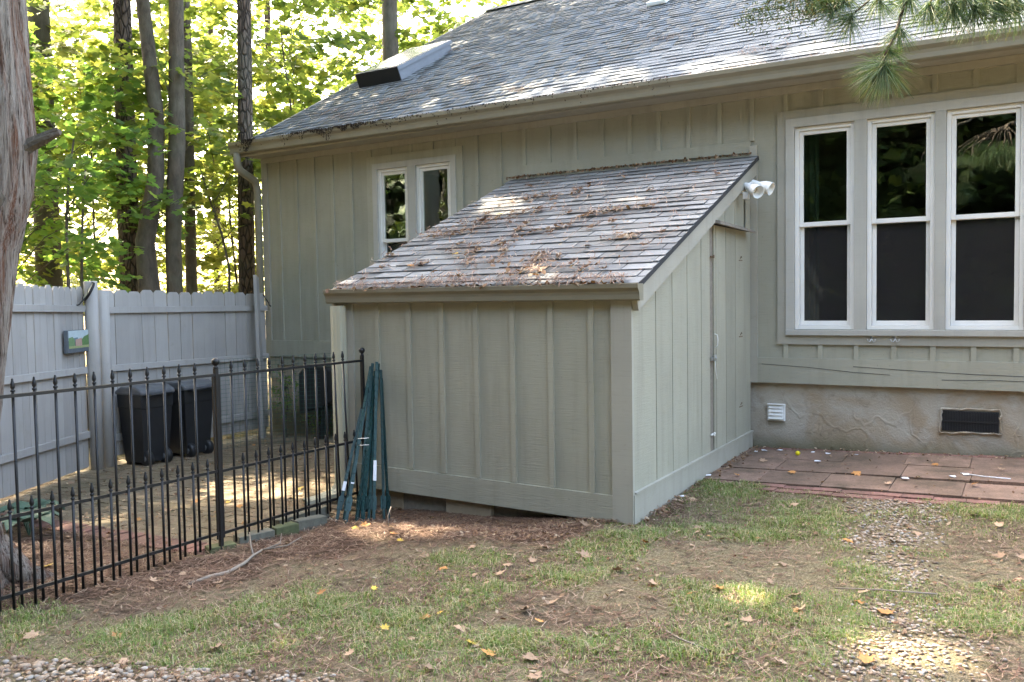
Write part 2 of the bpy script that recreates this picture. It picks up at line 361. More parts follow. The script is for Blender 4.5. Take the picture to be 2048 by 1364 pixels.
# ------------------------------------------------------------------ ground
def axis_lines(a, b, step, far):
    mid=list(np.arange(a,b+1e-6,step)); lo=[];hi=[];d=step
    x=a
    while x>-far: d*=1.5; x-=d; lo.append(x)
    x=b; d=step
    while x<far: d*=1.5; x+=d; hi.append(x)
    return np.array(lo[::-1]+mid+hi)
gx=axis_lines(-7,3.6,.05,600); gy=axis_lines(-4.2,3.0,.05,600)
X,Y=np.meshgrid(gx,gy)
near=Sn((X+9)/2)*Sn((6-X)/2)*Sn((Y+7)/2)*Sn((5.5-Y)/2)
paved=((X>-6.6)&(X<-2.2)&(Y>-1.62)&(Y<3)) | ((X>.02)&(Y>1.2))
Z=gh(X,Y)+near*np.where(paved,-.03,(fnoise(X*3,Y*3,3)-.5)*.035+(fnoise(X*11,Y*11,5)-.5)*.018)
nyy,nxx=X.shape
V=np.stack([X,Y,Z],-1).reshape(-1,3); I=np.arange(nyy*nxx).reshape(nyy,nxx)
Fq=np.stack([I[:-1,:-1],I[:-1,1:],I[1:,1:],I[1:,:-1]],-1).reshape(-1,4)
gme=np_mesh_faces('ground',V,Fq,M['ground'],True)
mul=np.zeros(len(V))
for a,b_,w in ((-1.2,-.45,.30),(-.6,-.35,.2),(-1.8,-.5,.25),(-1.75,-1.2,.22),(-1.85,-1.9,.2),(-2.4,-2.3,.35),(-3.2,-2.2,.5),(-1.2,.4,.5),(.06,.8,.02),(.07,.4,.02),(.06,1.1,.02)):
    mul=np.maximum(mul,np.exp(-((V[:,0]-a)**2+(V[:,1]-b_)**2)/w)*(.55+.9*fnoise(V[:,0]*5,V[:,1]*5,61)))
at=gme.attributes.new('mulch','FLOAT','POINT'); at.data.foreach_set('value',np.clip(mul,0,1).astype(np.float32))
ground=bpy.data.objects.new('ground',gme); link(ground)
tag(ground,'brown yard soil with thatch and pine straw round the shed','ground',kind='structure')

# ------------------------------------------------------------------ house
D=2.85
SLOPE=.555; RX0,RX1=-6.385,3.4; EY,EZ=2.5,3.50; RIDGE_Y=8.45
house=thing('house',(-1.5,D,0),'greige board and batten house with grey shingle roof and white framed windows','house')
BIGW=dict(x0=.395,x1=2.19,z0=1.185,z1=2.965)
LW=dict(x0=-4.45,x1=-3.345,z0=1.72,z1=3.02)
def wall_with_holes(mb, x0,x1,z0,z1, y, t, holes):
    xs=sorted({x0,x1,*[h[0] for h in holes],*[h[1] for h in holes]}); zs=sorted({z0,z1,*[h[2] for h in holes],*[h[3] for h in holes]})
    def inh(x,z): return any(h[0]<x<h[1] and h[2]<z<h[3] for h in holes)
    for i in range(len(xs)-1):
        for j in range(len(zs)-1):
            if inh((xs[i]+xs[i+1])/2,(zs[j]+zs[j+1])/2): continue
            a,b_,c,d=xs[i],xs[i+1],zs[j],zs[j+1]
            mb.add([(a,y,c),(b_,y,c),(b_,y,d),(a,y,d)],[(0,1,2,3)])
            mb.add([(a,y+t,c),(b_,y+t,c),(b_,y+t,d),(a,y+t,d)],[(3,2,1,0)])
    for a,b_,c,d in holes:
        mb.add([(a,y,c),(b_,y,c),(b_,y,d),(a,y,d),(a,y+t,c),(b_,y+t,c),(b_,y+t,d),(a,y+t,d)],[(0,4,5,1),(1,5,6,2),(2,6,7,3),(3,7,4,0)])
mb=MB(); hol=[(w['x0'],w['x1'],w['z0'],w['z1']) for w in (BIGW,LW)]
wall_with_holes(mb,-6.36,3.3,.68,3.56,D,.16,hol)
mb.box(-6.36,-6.2,D+.001,14,.5,3.6); mb.box(3.14,3.3,D+.001,14,.5,3.6); mb.box(-6.2,3.14,13.84,14,.5,3.6)
wall=mb.build('wall',M['siding'],house)
mb=MB()
mb.add([(-6.355,D+.01,3.6),(-6.355,14.0,3.6),(-6.355,RIDGE_Y,6.75)],[(0,1,2)]); mb.build('gable',M['siding'],house)
# battens (12 inch rhythm), interrupted by trims
k=0; bx=[]
x=-2.437
while x>-6.3: x-=.3036
x+=.3036
def batten(x,z0,z1,w=.04):
    MB().box(x,x+w,D-.016,D+.002,z0,z1).build('batten',M['siding'],wall)
LT=(-4.59,-3.21,3.20)   # left window trim outer
while x<3.2:
    xe=x+.04
    spans=[(1.0,3.29)]
    if xe>-2.6 and x<0.02: spans=[(2.905,3.29)]
    elif x>0: spans=[(.905,3.29)]
    out=[]
    for a,b_ in spans:
        if xe>.243 and x<2.36: out+=[(a,1.03),(3.135,b_)]
        elif xe>LT[0] and x<LT[1]: out+=[(1.0,1.58),(LT[2],b_)]
        else: out.append((a,b_))
    for a,b_ in out:
        if b_-a>.03: batten(x,a,b_)
    x+=.3036
MB().box(-6.362,-6.26,D-.02,D+.004,.79,3.29).build('corner_board',M['trim'],wall)
MB().box(-6.36,3.3,D-.026,D+.003,3.29,3.354).build('frieze_board',M['trim'],wall)
MB().box(.0,3.3,D-.03,D+.003,.672,.905).build('skirt_board',M['siding'],wall)
MB().box(-6.36,-2.445,D-.03,D+.003,.79,1.0).build('skirt_board',M['siding'],wall)
MB().box(-2.62,.0,D-.024,D+.003,2.80,2.905).build('flashing_board',M['siding'],wall)
MB().box(-.005,.06,D-.035,D+.002,.67,2.86).build('batten',M['trim'],wall)
# crack lines on the skirt board: long drying checks
mb=MB(); 
for pts in [[(.1,.845),(.5,.825),(.9,.79),(1.2,.775)],[(.9,.84),(1.3,.82),(1.8,.80),(2.3,.79)],[(1.6,.745),(2.0,.755),(2.4,.75)]]:
    mb.tube([(a,D-.031,z) for a,z in pts],.0022,4)
mb.build('wood_check',M['felt'],wall)
# foundation
mb=MB(); mb.box(-6.33,3.25,D+.02,D+.3,-.5,.70)
fo=mb.build('foundation',M['stucco'],house)
ridges=MB()
for q in range(40):
    cx=rnd.uniform(.12,2.9); cz=rnd.uniform(.16,.62); r=rnd.uniform(.05,.32); a0=rnd.uniform(0,6.3); da=rnd.uniform(.35,1.1)*min(1.6,.16/r)
    n=7; pts=[]
    for i in range(n):
        a=a0+da*i/(n-1); px=cx+r*math.cos(a)-r*math.cos(a0); pz=cz+.8*(r*math.sin(a)-r*math.sin(a0))
        pts.append((px,D+.0185,min(.66,max(.12,pz))))
    ridges.tube(pts,[.001]+[rnd.uniform(.001,.0028) for _ in range(n-2)]+[.001],5)
tag(ridges.build('trowel_ridge',M['stucco'],fo,True),kind='stuff')
# room behind the windows
def room(x0,x1,z0,z1):
    mb=MB(); y0,y1=D+.17,D+3.2
    P=[(x0,y0,z0),(x1,y0,z0),(x1,y0,z1),(x0,y0,z1),(x0,y1,z0),(x1,y1,z0),(x1,y1,z1),(x0,y1,z1)]
    mb.add(P,[(4,5,6,7),(0,4,7,3),(1,2,6,5),(0,1,5,4),(3,7,6,2)]); return mb.build('room_interior',M['inside'],house)
room(-.4,3.1,.5,3.4); room(-5.6,-2.2,.8,3.4)
# roof deck
ang=math.atan(SLOPE); ca,sa=math.cos(ang),math.sin(ang)
def rp(x,s,h=0): return (x, EY+s*ca-h*sa, EZ+s*sa+h*ca)
LEN=(RIDGE_Y-EY)/ca
mb=MB(); mb.add([rp(RX0,0,-.02),rp(RX1,0,-.02),rp(RX1,LEN,-.02),rp(RX0,LEN,-.02),rp(RX0,0,-.13),rp(RX1,0,-.13),rp(RX1,LEN,-.13),rp(RX0,LEN,-.13)],
   [(0,1,2,3),(7,6,5,4),(0,4,5,1),(1,5,6,2),(2,6,7,3),(3,7,4,0)])
# rear slope
yb=2*RIDGE_Y-EY
rz=rp(0,LEN,-.02)[2]; 
mb.add([(RX0,RIDGE_Y+.01,rz),(RX1,RIDGE_Y+.01,rz),(RX1,yb,EZ-.02),(RX0,yb,EZ-.02)],[(0,1,2,3)])
roof=mb.build('roof',M['felt'],house)
MB().prism([rp(0,-.0,-.16),rp(0,LEN,-.16),rp(0,LEN,-.008),rp(0,0,-.008)],(RX0-.025,0,0),(RX0-.002,0,0)).build('rake_board',M['trim'],roof)
def wedge(w,L,t,mat,name='shingle'):
    return MB().add([(-w/2,0,t*.62),(w/2,0,t*.62),(w/2,L,0),(-w/2,L,0),(-w/2,0,t),(w/2,0,t),(w/2,L,.0015),(-w/2,L,.0015)],
        [(3,2,1,0),(4,5,6,7),(0,1,5,4),(1,2,6,5),(2,3,7,6),(3,0,4,7)]).mesh(name,mat)
EXP=.127
tabs=[]
ncourse=int(LEN/EXP)
for i in range(ncourse):
    x=RX0-.01+rnd.uniform(-.05,0)
    while x<RX1:
        w=rnd.choice([.12,.16,.2,.25,.31]); x2=min(x+w,RX1)
        t=rnd.choice([.006,.007,.012,.014]); xa=max(x,RX0-.012)
        if x2-xa>.03: tabs.append(((xa+x2)/2,x2-xa,i*EXP,t))
        x=x2
def dist(tb): 
    p=Vector(rp(tb[0],tb[2])); d=p-CC; z=d.dot(CF); u=d.dot(CR)/z
    top=d.dot(CU)/z
    return z+(100 if (u>.62 or top>.41) else 0)
tabs.sort(key=dist)
WM={}
for tb in tabs[:300]:
    key=(tb[3],); 
    if key not in WM: WM[key]=wedge(1,EXP+.02,tb[3],M['shingle'])
    inst('shingle',WM[key],roof,rp(tb[0],tb[2]-.012*0,-.018),(ang,0,0),(tb[1]-.003,1,1))
A=np.array(tabs[300:]); n=len(A)
loc=np.zeros((n,8,3)); sx=np.array([-.5,.5,.5,-.5,-.5,.5,.5,-.5]); sy=np.array([0,0,1,1,0,0,1,1.])
loc[:,:,0]=A[:,0:1]+sx*(A[:,1:2]-.003)
s_=A[:,2:3]+sy*(EXP+.02); h_=np.zeros((n,8)); h_[:,4]=A[:,3]; h_[:,5]=A[:,3]; h_[:,0]=A[:,3]*.6; h_[:,1]=A[:,3]*.6; h_[:,6:]=.0015; h_-=.018
loc[:,:,1]=EY+s_*ca-h_*sa; loc[:,:,2]=EZ+s_*sa+h_*ca
fb=np.array([(3,2,1,0),(4,5,6,7),(0,1,5,4),(1,2,6,5),(2,3,7,6),(3,0,4,7)])
Fq=(np.arange(n)[:,None,None]*8+fb[None]).reshape(-1,4)
so_=bpy.data.objects.new('upper_shingles',np_mesh_faces('upper_shingles',loc.reshape(-1,3),Fq,M['shingle'])); link(so_,roof); tag(so_,kind='stuff')
# ridge caps
rcm=MB().add([(-.15,-.15,-.075),(.15,-.15,-.075),(.15,0,.02),(-.15,0,.02),(-.15,.15,-.075),(.15,.15,-.075)],[(0,1,2,3),(3,2,5,4)]).mesh('ridge_cap',M['shingle'])
x=RX0+.1
while x<RX1:
    inst('ridge_cap',rcm,roof,(x,RIDGE_Y,rz+.035),(0,-.03,0)); x+=.2
# soffit, gutter
MB().box(RX0,RX1,EY+.0225,D-.03,3.355,3.372).build('soffit',M['trim'],house)
MB().box(RX0,RX1,EY+.0,EY+.022,3.335,3.48).build('fascia_board',M['trim'],house)
GP=[(0,.14),(0,0),(-.07,0),(-.082,.012),(-.086,.05),(-.094,.075),(-.118,.105),(-.122,.14),(-.112,.143),(-.110,.13),(-.086,.08),(-.078,.05),(-.074,.01),(-.008,.008),(-.008,.14)]
def gutter(x0,x1,y,z0,z1,mat,parent,sc=1.0):
    n=len(GP); mb=MB()
    a=[(x0,y+p*sc,z0+q*sc) for p,q in GP]; b_=[(x1,y+p*sc,z1+q*sc) for p,q in GP]
    mb.add(a+b_,[(i,(i+1)%n,n+(i+1)%n,n+i) for i in range(n)])
    for e,zz,off in ((x0,z0,-.003),(x1,z1,.003)):
        cap=[(e+off,y+p*sc,zz+q*sc) for p,q in GP[:8]]; mb.add(cap+[(c[0]+.004,c[1],c[2]) for c in cap],[tuple(range(8)),tuple(range(8,16))[::-1]]+[(i,(i+1)%8,8+(i+1)%8,8+i) for i in range(8)])
    return mb.build('gutter',mat,parent)
gut=gutter(-6.46,RX1,EY-.001,3.365,3.315,M['gutter'],house,1.0)
# house downspout
def downspout(pts,w,parent,mat,name='downspout'):
    mb=MB(); mb.tube(pts,w,12); return mb.build(name,mat,parent,True)
ds=[(-6.36,2.435,3.375),(-6.36,2.435,3.26),(-6.36,2.45,3.20),(-6.37,2.50,3.16),(-6.385,2.66,3.10),(-6.40,2.76,3.06),(-6.395,2.785,2.98),(-6.395,2.79,2.85),(-6.395,2.79,-.1)]
downspout(ds,.048,house,M['gutter'])
# skylight
def skylight():
    s0=(4.37-EY)/ca; s1=(5.62-EY)/ca; x0,x1=-5.95,-5.24
    t=MB(); t.prism([rp(0,s0,-.02),rp(0,s1,-.02),rp(0,s1,.13),rp(0,s0,.17)],(x0,0,0),(x1,0,0))
    o=t.build('skylight',M['curb'],house)
    MB().prism([rp(0,s0-.02,.13),rp(0,s1+.02,.10),rp(0,s1+.02,.145),rp(0,s0-.02,.185)],(x0-.025,0,0),(x1+.025,0,0)).build('frame',M['curb'],o)
    MB().prism([rp(0,s0+.03,.186),rp(0,s1-.03,.149),rp(0,s1-.03,.152),rp(0,s0+.03,.189)],(x0+.02,0,0),(x1-.02,0,0)).build('glass_pane',M['skyglass'],o)
    MB().prism([rp(0,s0-.026,-.015),rp(0,s0-.012,-.015),rp(0,s0-.012,.18),rp(0,s0-.026,.18)],(x0-.02,0,0),(x1+.02,0,0)).build('front_flashing',M['black'],o)
M['curb']=basic('grey_aluminium',(.15,.16,.18),.5,.2,8,metal=.2)
skylight()
# vents high on the roof
def vent(px,ps,w,l,h,mat,name):
    MB().prism([rp(0,ps,0),rp(0,ps+l,0),rp(0,ps+l,h*.7),rp(0,ps,h)],(px-w/2,0,0),(px+w/2,0,0)).build(name,mat,roof,bevel=.015)
vent(.42,(3.98-EY)/ca,.34,.32,.16,M['black'],'roof_vent')
vent(-2.1,(5.9-EY)/ca,.28,.25,.06,M['whitemetal'],'roof_patch')

# windows -------------------------------------------------------------
def frame_boxes(mb,x0,x1,z0,z1,w,y0,y1,wb=None):
    wb=wb or w
    mb.box(x0,x0+w,y0,y1,z0,z1); mb.box(x1-w,x1,y0,y1,z0,z1)
    mb.box(x0+w,x1-w,y0,y1,z1-w,z1); mb.box(x0+w,x1-w,y0,y1,z0,z0+wb)
def sash_window(x0,x1,z0,z1,zm,y,full=True):
    w=MB(); frame_boxes(w,x0,x1,z0,z1,.035,y-.005,y+.07); win=w.build('window',M['vinyl'],house,bevel=.003)
    s=MB(); frame_boxes(s,x0+.036,x1-.036,zm-.02,z1-.036,.034,y+.012,y+.045,.04); s.build('upper_sash',M['vinyl'],win,bevel=.003)
    s=MB(); frame_boxes(s,x0+.036,x1-.036,z0+.036,zm+.012,.034,y+.046,y+.075,.04); s.build('lower_sash',M['vinyl'],win,bevel=.003)
    MB().box(x0+.06,x1-.06,y+.026,y+.030,zm+.02,z1-.06).build('glass_pane',M['glass'],win)
    MB().box(x0+.06,x1-.06,y+.058,y+.062,z0+.07,zm-.01).build('glass_pane',M['glass'],win)
    s=MB(); s.add([(x0+.07,y+.05,z0+.076),(x1-.07,y+.05,z0+.076),(x1-.07,y+.05,zm-.026),(x0+.07,y+.05,zm-.026)],[(0,1,2,3)]); s.build('insect_screen',M['screen'],win)
    return win
# big triple window: trims first
def big_window():
    y=D
    t=MB(); frame_boxes(t,.243,2.36,1.03,3.135,.077,y-.022,y+.002,.082); t.build('window_casing',M['trim'],house)
    t=MB(); frame_boxes(t,.3205,2.262,1.1125,3.0575,.0745,y-.034,y+.012,.05); win=t.build('window_trim',M['wintrim'],house)
    t=MB().box(.3205,2.262,y-.048,y-.0345,1.1125,1.163).build('window_sill',M['wintrim'],win,bevel=.004)
    for a,b_ in ((.905,1.005),(1.537,1.62)): MB().box(a,b_,y-.033,y+.03,1.163,2.982).build('mullion',M['wintrim'],win)
    for a,b_,zm in ((.396,.904,2.11),(1.006,1.536,2.105),(1.621,2.186,2.10)): sash_window(a,b_,1.166,2.98,zm,y)
    # curtain inside first unit
    c=MB(); n=14; pts=[]
    for i in range(n): pts.append((.40+.012*i,D+.22+.018*math.sin(i*1.6)))
    for i in range(n-1):
        (a,p),(b_,q)=pts[i],pts[i+1]; c.add([(a,p,1.2),(b_,q,1.2),(b_,q,3.0),(a,p,3.0)],[(0,1,2,3)])
    c.build('curtain',M['curtain'],house,True)
big_window()
def left_window():
    y=D
    t=MB(); frame_boxes(t,-4.59,-3.21,1.58,3.20,.09,y-.018,y+.002); t.build('window_casing',M['siding'],house)
    t=MB(); frame_boxes(t,-4.4995,-3.3005,1.66,3.1095,.068,y-.03,y+.012); win=t.build('window_trim',M['wintrim'],house)
    MB().box(-3.975,-3.86,y-.03,y+.03,1.73,3.0415).build('mullion',M['wintrim'],win)
    sash_window(-4.4315,-3.976,1.73,3.041,2.2,y); sash_window(-3.859,-3.3685,1.73,3.041,2.2,y)
left_window()
# vents and hooks on the wall (screwed on: parts of the house)
def dryer_vent():
    b=MB().box(.146,.306,D-.012,D+.018,.318,.476).build('dryer_vent',M['whitemetal'],house,bevel=.006)
    for k in range(4):
        z=.338+.033*k
        MB().prism([(0,D-.034,z),(0,D-.013,z+.004),(0,D-.013,z+.034),(0,D-.020,z+.032)],(.162,0,0),(.290,0,0)).build('louvre',M['whitemetal'],b)
    MB().box(.150,.302,D-.04,D-.012,.470,.4765).build('hood',M['whitemetal'],b)
dryer_vent()
def crawl_vent():
    b=MB().box(1.60,2.02,D+.006,D+.019,.315,.488).build('crawl_space_vent',M['felt'],house)
    for k in range(21):
        x=1.612+k*.0198; MB().box(x,x+.008,D-.006,D+.006,.32,.483).build('bar',M['black'],b)
    MB().box(1.605,2.015,D-.009,D-.006,.394,.408).build('bar',M['black'],b)
    mb=MB(); pts=[]
    for (xa,za,xb,zb) in ((1.585,.30,1.60,.50),(1.60,.50,2.03,.505),(2.03,.505,2.035,.31),(2.035,.31,1.585,.30)):
        for i in range(9): pts.append((xa+(xb-xa)*i/9+rnd.uniform(-.006,.006),D+.004,za+(zb-za)*i/9+rnd.uniform(-.008,.008)))
    mb.tube(pts+[pts[0]],[rnd.uniform(.004,.014) for _ in range(len(pts)+1)],6); mb.build('stucco_lip',M['stucco'],b,True)
crawl_vent()
for hx in (1.052,1.24):
    mb=MB(); y=D-.024
    mb.lathe([(.0,0),(.016,.0),(.016,.006),(0,.009)],12,Matrix.Translation((hx,y,1.108))@Matrix.Rotation(math.pi/2,4,'X'))
    for sg in (-1,1):
        mb.tube([(hx,y-.008,1.10),(hx+sg*.006,y-.018,1.075),(hx+sg*.016,y-.028,1.062),(hx+sg*.028,y-.03,1.066),(hx+sg*.034,y-.028,1.085)],.0035,6)
    mb.build('coat_hook',M['zinc'],house,True)

# ------------------------------------------------------------------ shed
shed=thing('shed',(-1.2,1.4,0),'lean-to garden shed with greige board and batten walls and straw littered roof','shed')
SS=.415; SY0,SZ0=-.07,1.575; SX0,SX1=-2.555,.075
sang=math.atan(SS); sca,ssa=math.cos(sang),math.sin(sang)
def sp_(x,s,h=0): return (x,SY0+s*sca-h*ssa,SZ0+s*ssa+h*sca)
def sz(y): return SZ0+SS*(y-SY0)
SLEN=(D-.03-SY0)/sca
fw=MB().box(-2.44,-.001,.0,.05,.02,1.53).build('front_wall',M['siding'],shed)
for k in range(-1,6):
    x=-1.832+k*.3048
    MB().box(x,x+.038,-.016,.002,.17+.006*(5-k),1.47).build('batten',M['siding'],fw)
MB().box(-.135,.012,-.028,.004,-.012,1.47).build('corner_board',M['trim'],fw)
MB().box(-2.445,-2.36,-.016,.004,.0,1.47).build('corner_board',M['trim'],fw)
MB().add([(-2.44,-.022,.018),(-.136,-.024,-.012),(-.136,-.024,.166),(-2.44,-.022,.20),(-2.44,.004,.018),(-.136,.004,-.012),(-.136,.004,.166),(-2.44,.004,.20)],
   [(0,1,2,3),(7,6,5,4),(0,4,5,1),(1,5,6,2),(2,6,7,3),(3,7,4,0)]).build('skirt_board',M['siding'],fw)
# left side (seen from a step aside) and back boards
MB().prism([(0,.02,.02),(0,D-.035,.1),(0,D-.035,sz(D)-.12),(0,.02,sz(0)-.12)],(-2.44,0,0),(-2.39,0,0)).build('left_wall',M['siding'],shed)
sw=MB().prism([(0,.05,.05),(0,D-.035,.05),(0,D-.035,sz(D)-.12),(0,.05,sz(0)-.12)],(-.06,0,0),(-.016,0,0)).build('side_wall',M['felt'],shed)
def side_board(y0,y1,z0,parent,name='board',ztop=None,x0=-.016,x1=.0):
    za=ztop if ztop else sz(y0)-.11; zb=ztop if ztop else sz(y1)-.11
    g=.0055
    return MB().prism([(0,y0+g,z0),(0,y1-g,z0),(0,y1-g,zb),(0,y0+g,za)],(x0,0,0),(x1,0,0)).build(name,M['siding'],parent,bevel=.002)
ys=[.004,.428,.752,1.074,1.402,1.622]
for a,b_ in zip(ys[:-1],ys[1:]): side_board(a,b_,.19,sw)
ys=[1.70,1.765,2.034,2.313,2.60]
door=MB().box(-.02,-.012,1.66,2.64,.2,2.06).build('door',M['felt'],shed)
for a,b_ in zip(ys[:-1],ys[1:]): side_board(a,b_,.205,door,ztop=2.06,x0=-.012,x1=.006)
MB().box(-.012,-.004,1.625,1.698,.2,2.06).build('door_jamb',M['weatherwood'],door)
for a,b_ in zip([1.65,1.765,2.034,2.313,2.60],[1.765,2.034,2.313,2.60,2.66]): side_board(a,b_,2.085,sw)
side_board(2.606,2.815,.19,sw)
MB().prism([(0,-.015,-.03),(0,D-.037,.02),(0,D-.037,.205),(0,-.015,.185)],(.001,0,0),(.018,0,0)).build('skirt_board',M['trim'],sw)
MB().prism([(0,-.0,.186),(0,D-.037,.206),(0,D-.037,.222),(0,0,.20)],(.001,0,0),(.026,0,0)).build('drip_cap',M['trim'],sw)
MB().prism([(0,1.59,2.075),(0,2.66,2.06),(0,2.66,2.075),(0,2.2,2.092),(0,1.59,2.10)],(.008,0,0),(.10,0,-.02)).build('door_awning',M['weatherwood'],sw)
# hardware
def hw(y,z,mat,name,dy=.05,dz=.014): 
    mb=MB(); mb.box(.006,.016,y-dy/2,y+dy/2,z-dz/2,z+dz/2); mb.box(.016,.026,y-.012,y+.012,z-dz,z+dz); return mb.build(name,mat,door,bevel=.003)
hw(1.655,1.80,M['rust'],'latch',.09); hw(1.655,.35,M['whitemetal'],'latch',.11,.016)
mb=MB(); mb.box(.006,.02,1.60,1.69,.955,.985); mb.box(.02,.032,1.63,1.70,.95,1.0); mb.lathe([(.012,0),(.014,.01),(.012,.02)],10,Matrix.Translation((.03,1.655,.965))); mb.build('padlock_hasp',M['zinc'],door,bevel=.003)
MB().tube([(.008,1.715,1.06),(.03,1.715,1.075),(.035,1.715,1.12),(.03,1.715,1.16),(.008,1.715,1.17)],.004,6).build('pull_handle',M['whitemetal'],door,True)
MB().tube([(.03,1.655,.95),(.034,1.665,.86),(.031,1.70,.80)],.002,5).build('string',M['paper'],door,True)
for z in (1.81,1.13,.5): 
    mb=MB(); mb.box(.006,.010,2.42,2.52,z-.02,z-.012); mb.tube([(.010,2.45,z),(.014,2.47,z+.02),(.01,2.5,z+.01)],.003,5); mb.build('hinge_mark',M['rust'],door)
# shed roof
mb=MB(); mb.add([sp_(SX0,0,-.012),sp_(SX1,0,-.012),sp_(SX1,SLEN,-.012),sp_(SX0,SLEN,-.012),sp_(SX0,0,-.05),sp_(SX1,0,-.05),sp_(SX1,SLEN,-.05),sp_(SX0,SLEN,-.05)],
   [(0,1,2,3),(7,6,5,4),(0,4,5,1),(1,5,6,2),(2,6,7,3),(3,7,4,0)])
sroof=mb.build('roof',M['felt'],shed)
MB().prism([sp_(0,-.02,-.19),sp_(0,SLEN-.02,-.17),sp_(0,SLEN-.02,-.014),sp_(0,-.02,-.014)],(.02,0,0),(.058,0,0)).build('rake_board',M['trim'],sroof)
MB().prism([sp_(0,-.02,-.17),sp_(0,SLEN-.02,-.17),sp_(0,SLEN-.02,-.014),sp_(0,-.02,-.014)],(SX0+.01,0,0),(SX0+.04,0,0)).build('rake_board',M['trim'],sroof)
sm=[wedge(1,.15,t,M['shingle2']) for t in (.009,.012,.016)]
SEXP=.1285
for i in range(int(SLEN/SEXP)+1):
    x=SX0-.015-(.15 if i%2 else 0)+rnd.uniform(-.03,.02)
    while x<SX1+.01:
        x2=min(x+.305,SX1+.012); xa=max(x,SX0-.015)
        if x2-xa>.03:
            L=.15 if i*SEXP+.15<SLEN else max(.02,SLEN-i*SEXP)
            inst('shingle',rnd.choice(sm),sroof,sp_((xa+x2)/2,i*SEXP-.015+rnd.uniform(-.003,.003),-.011),(sang+rnd.uniform(-.012,.012),rnd.uniform(-.006,.006),rnd.uniform(-.006,.006)),(x2-xa-.009,L/.15,1))
        x=x2
sg=gutter(-2.575,.085,-.018,1.468,1.458,M['gutter'],shed,.78)
MB().box(-2.545,.06,-.016,-.0005,1.46,1.56).build('fascia_board',M['trim'],shed)
# cream ribbed downspout at the front left corner
mb=MB(); prof=[]
for i in range(24):
    a=2*math.pi*i/24; r=1+(.07 if i%2 else 0); prof.append((.052*r*max(-1,min(1,1.25*math.cos(a))),.04*r*max(-1,min(1,1.25*math.sin(a)))))
path=[(-2.455,-.075,1.45),(-2.455,-.072,.06),(-2.465,-.085,.0),(-2.50,-.12,-.05),(-2.56,-.22,-.085),(-2.62,-.33,-.10)]
n=len(prof); vs=[];fs=[]
for k,p in enumerate(path):
    t=(Vector(path[min(k+1,len(path)-1)])-Vector(path[max(0,k-1)])).normalized(); a=Vector((1,0,0)); a=(a-t*a.dot(t)).normalized(); b_=t.cross(a)
    vs+=[Vector(p)+a*q[0]+b_*q[1] for q in prof]
for k in range(len(path)-1):
    for i in range(n): fs.append((k*n+i,k*n+(i+1)%n,(k+1)*n+(i+1)%n,(k+1)*n+i))
mb.add(vs,fs); mb.build('downspout',M['downspout'],shed)
# support blocks under the shed
for a,b_,c in ((-1.52,-1.12,.02),(-.36,-.13,.03),(-2.3,-1.95,.05)):
    o=MB().box(a,b_,c,c+.2,-.22,.012).build('support_block',M['cinder'],shed,bevel=.006)
MB().box(-2.38,-.05,.06,.10,-.25,.02).build('skid_beam',M['weatherwood'],shed)
# flood light on the shed wall (screwed on)
lamp=thing('flood_light',(.0,2.52,2.45),'white twin floodlight with two bullet heads on the shed wall','light')
mb=MB(); R90=Matrix.Rotation(math.pi/2,4,'Y')
mb.lathe([(.0,0),(.055,0),(.058,.02),(.045,.035),(0,.037)],16,Matrix.Translation((.002,2.50,2.44))@R90); mb.build('base',M['whitemetal'],lamp,True)
def head(p0,d):
    d=Vector(d).normalized(); q=d.to_track_quat('Z','Y').to_matrix().to_4x4(); T=Matrix.Translation(p0)@q
    o=MB().lathe([(.0,-.05),(.026,-.05),(.028,-.045),(.028,.02),(.036,.035),(.052,.075),(.058,.13),(.059,.145),(.055,.145),(.05,.12),(.035,.08),(.0,.075)],20,T).build('lamp_head',M['whitemetal'],lamp,True)
    MB().lathe([(.0,.076),(.03,.083),(.0,.10)],14,T).build('bulb',M['glassbulb'],o,True)
M['glassbulb']=basic('bulb_glass',(.62,.58,.47),.3,.05,20)
head((.10,2.40,2.43),(.75,-.55,-.42)); head((.13,2.56,2.47),(.9,-.15,-.38))
mb=MB(); mb.tube([(.03,2.48,2.44),(.07,2.44,2.45),(.09,2.41,2.44)],.017,8); mb.tube([(.03,2.51,2.45),(.08,2.55,2.48),(.11,2.555,2.475)],.017,8); mb.build('swivel_arm',M['whitemetal'],lamp,True)
mb=MB(); mb.box(.055,.105,2.37,2.42,2.325,2.385); mb.tube([(.04,2.47,2.43),(.07,2.42,2.39)],.012,8); mb.build('motion_sensor',M['whitemetal'],lamp,bevel=.006)

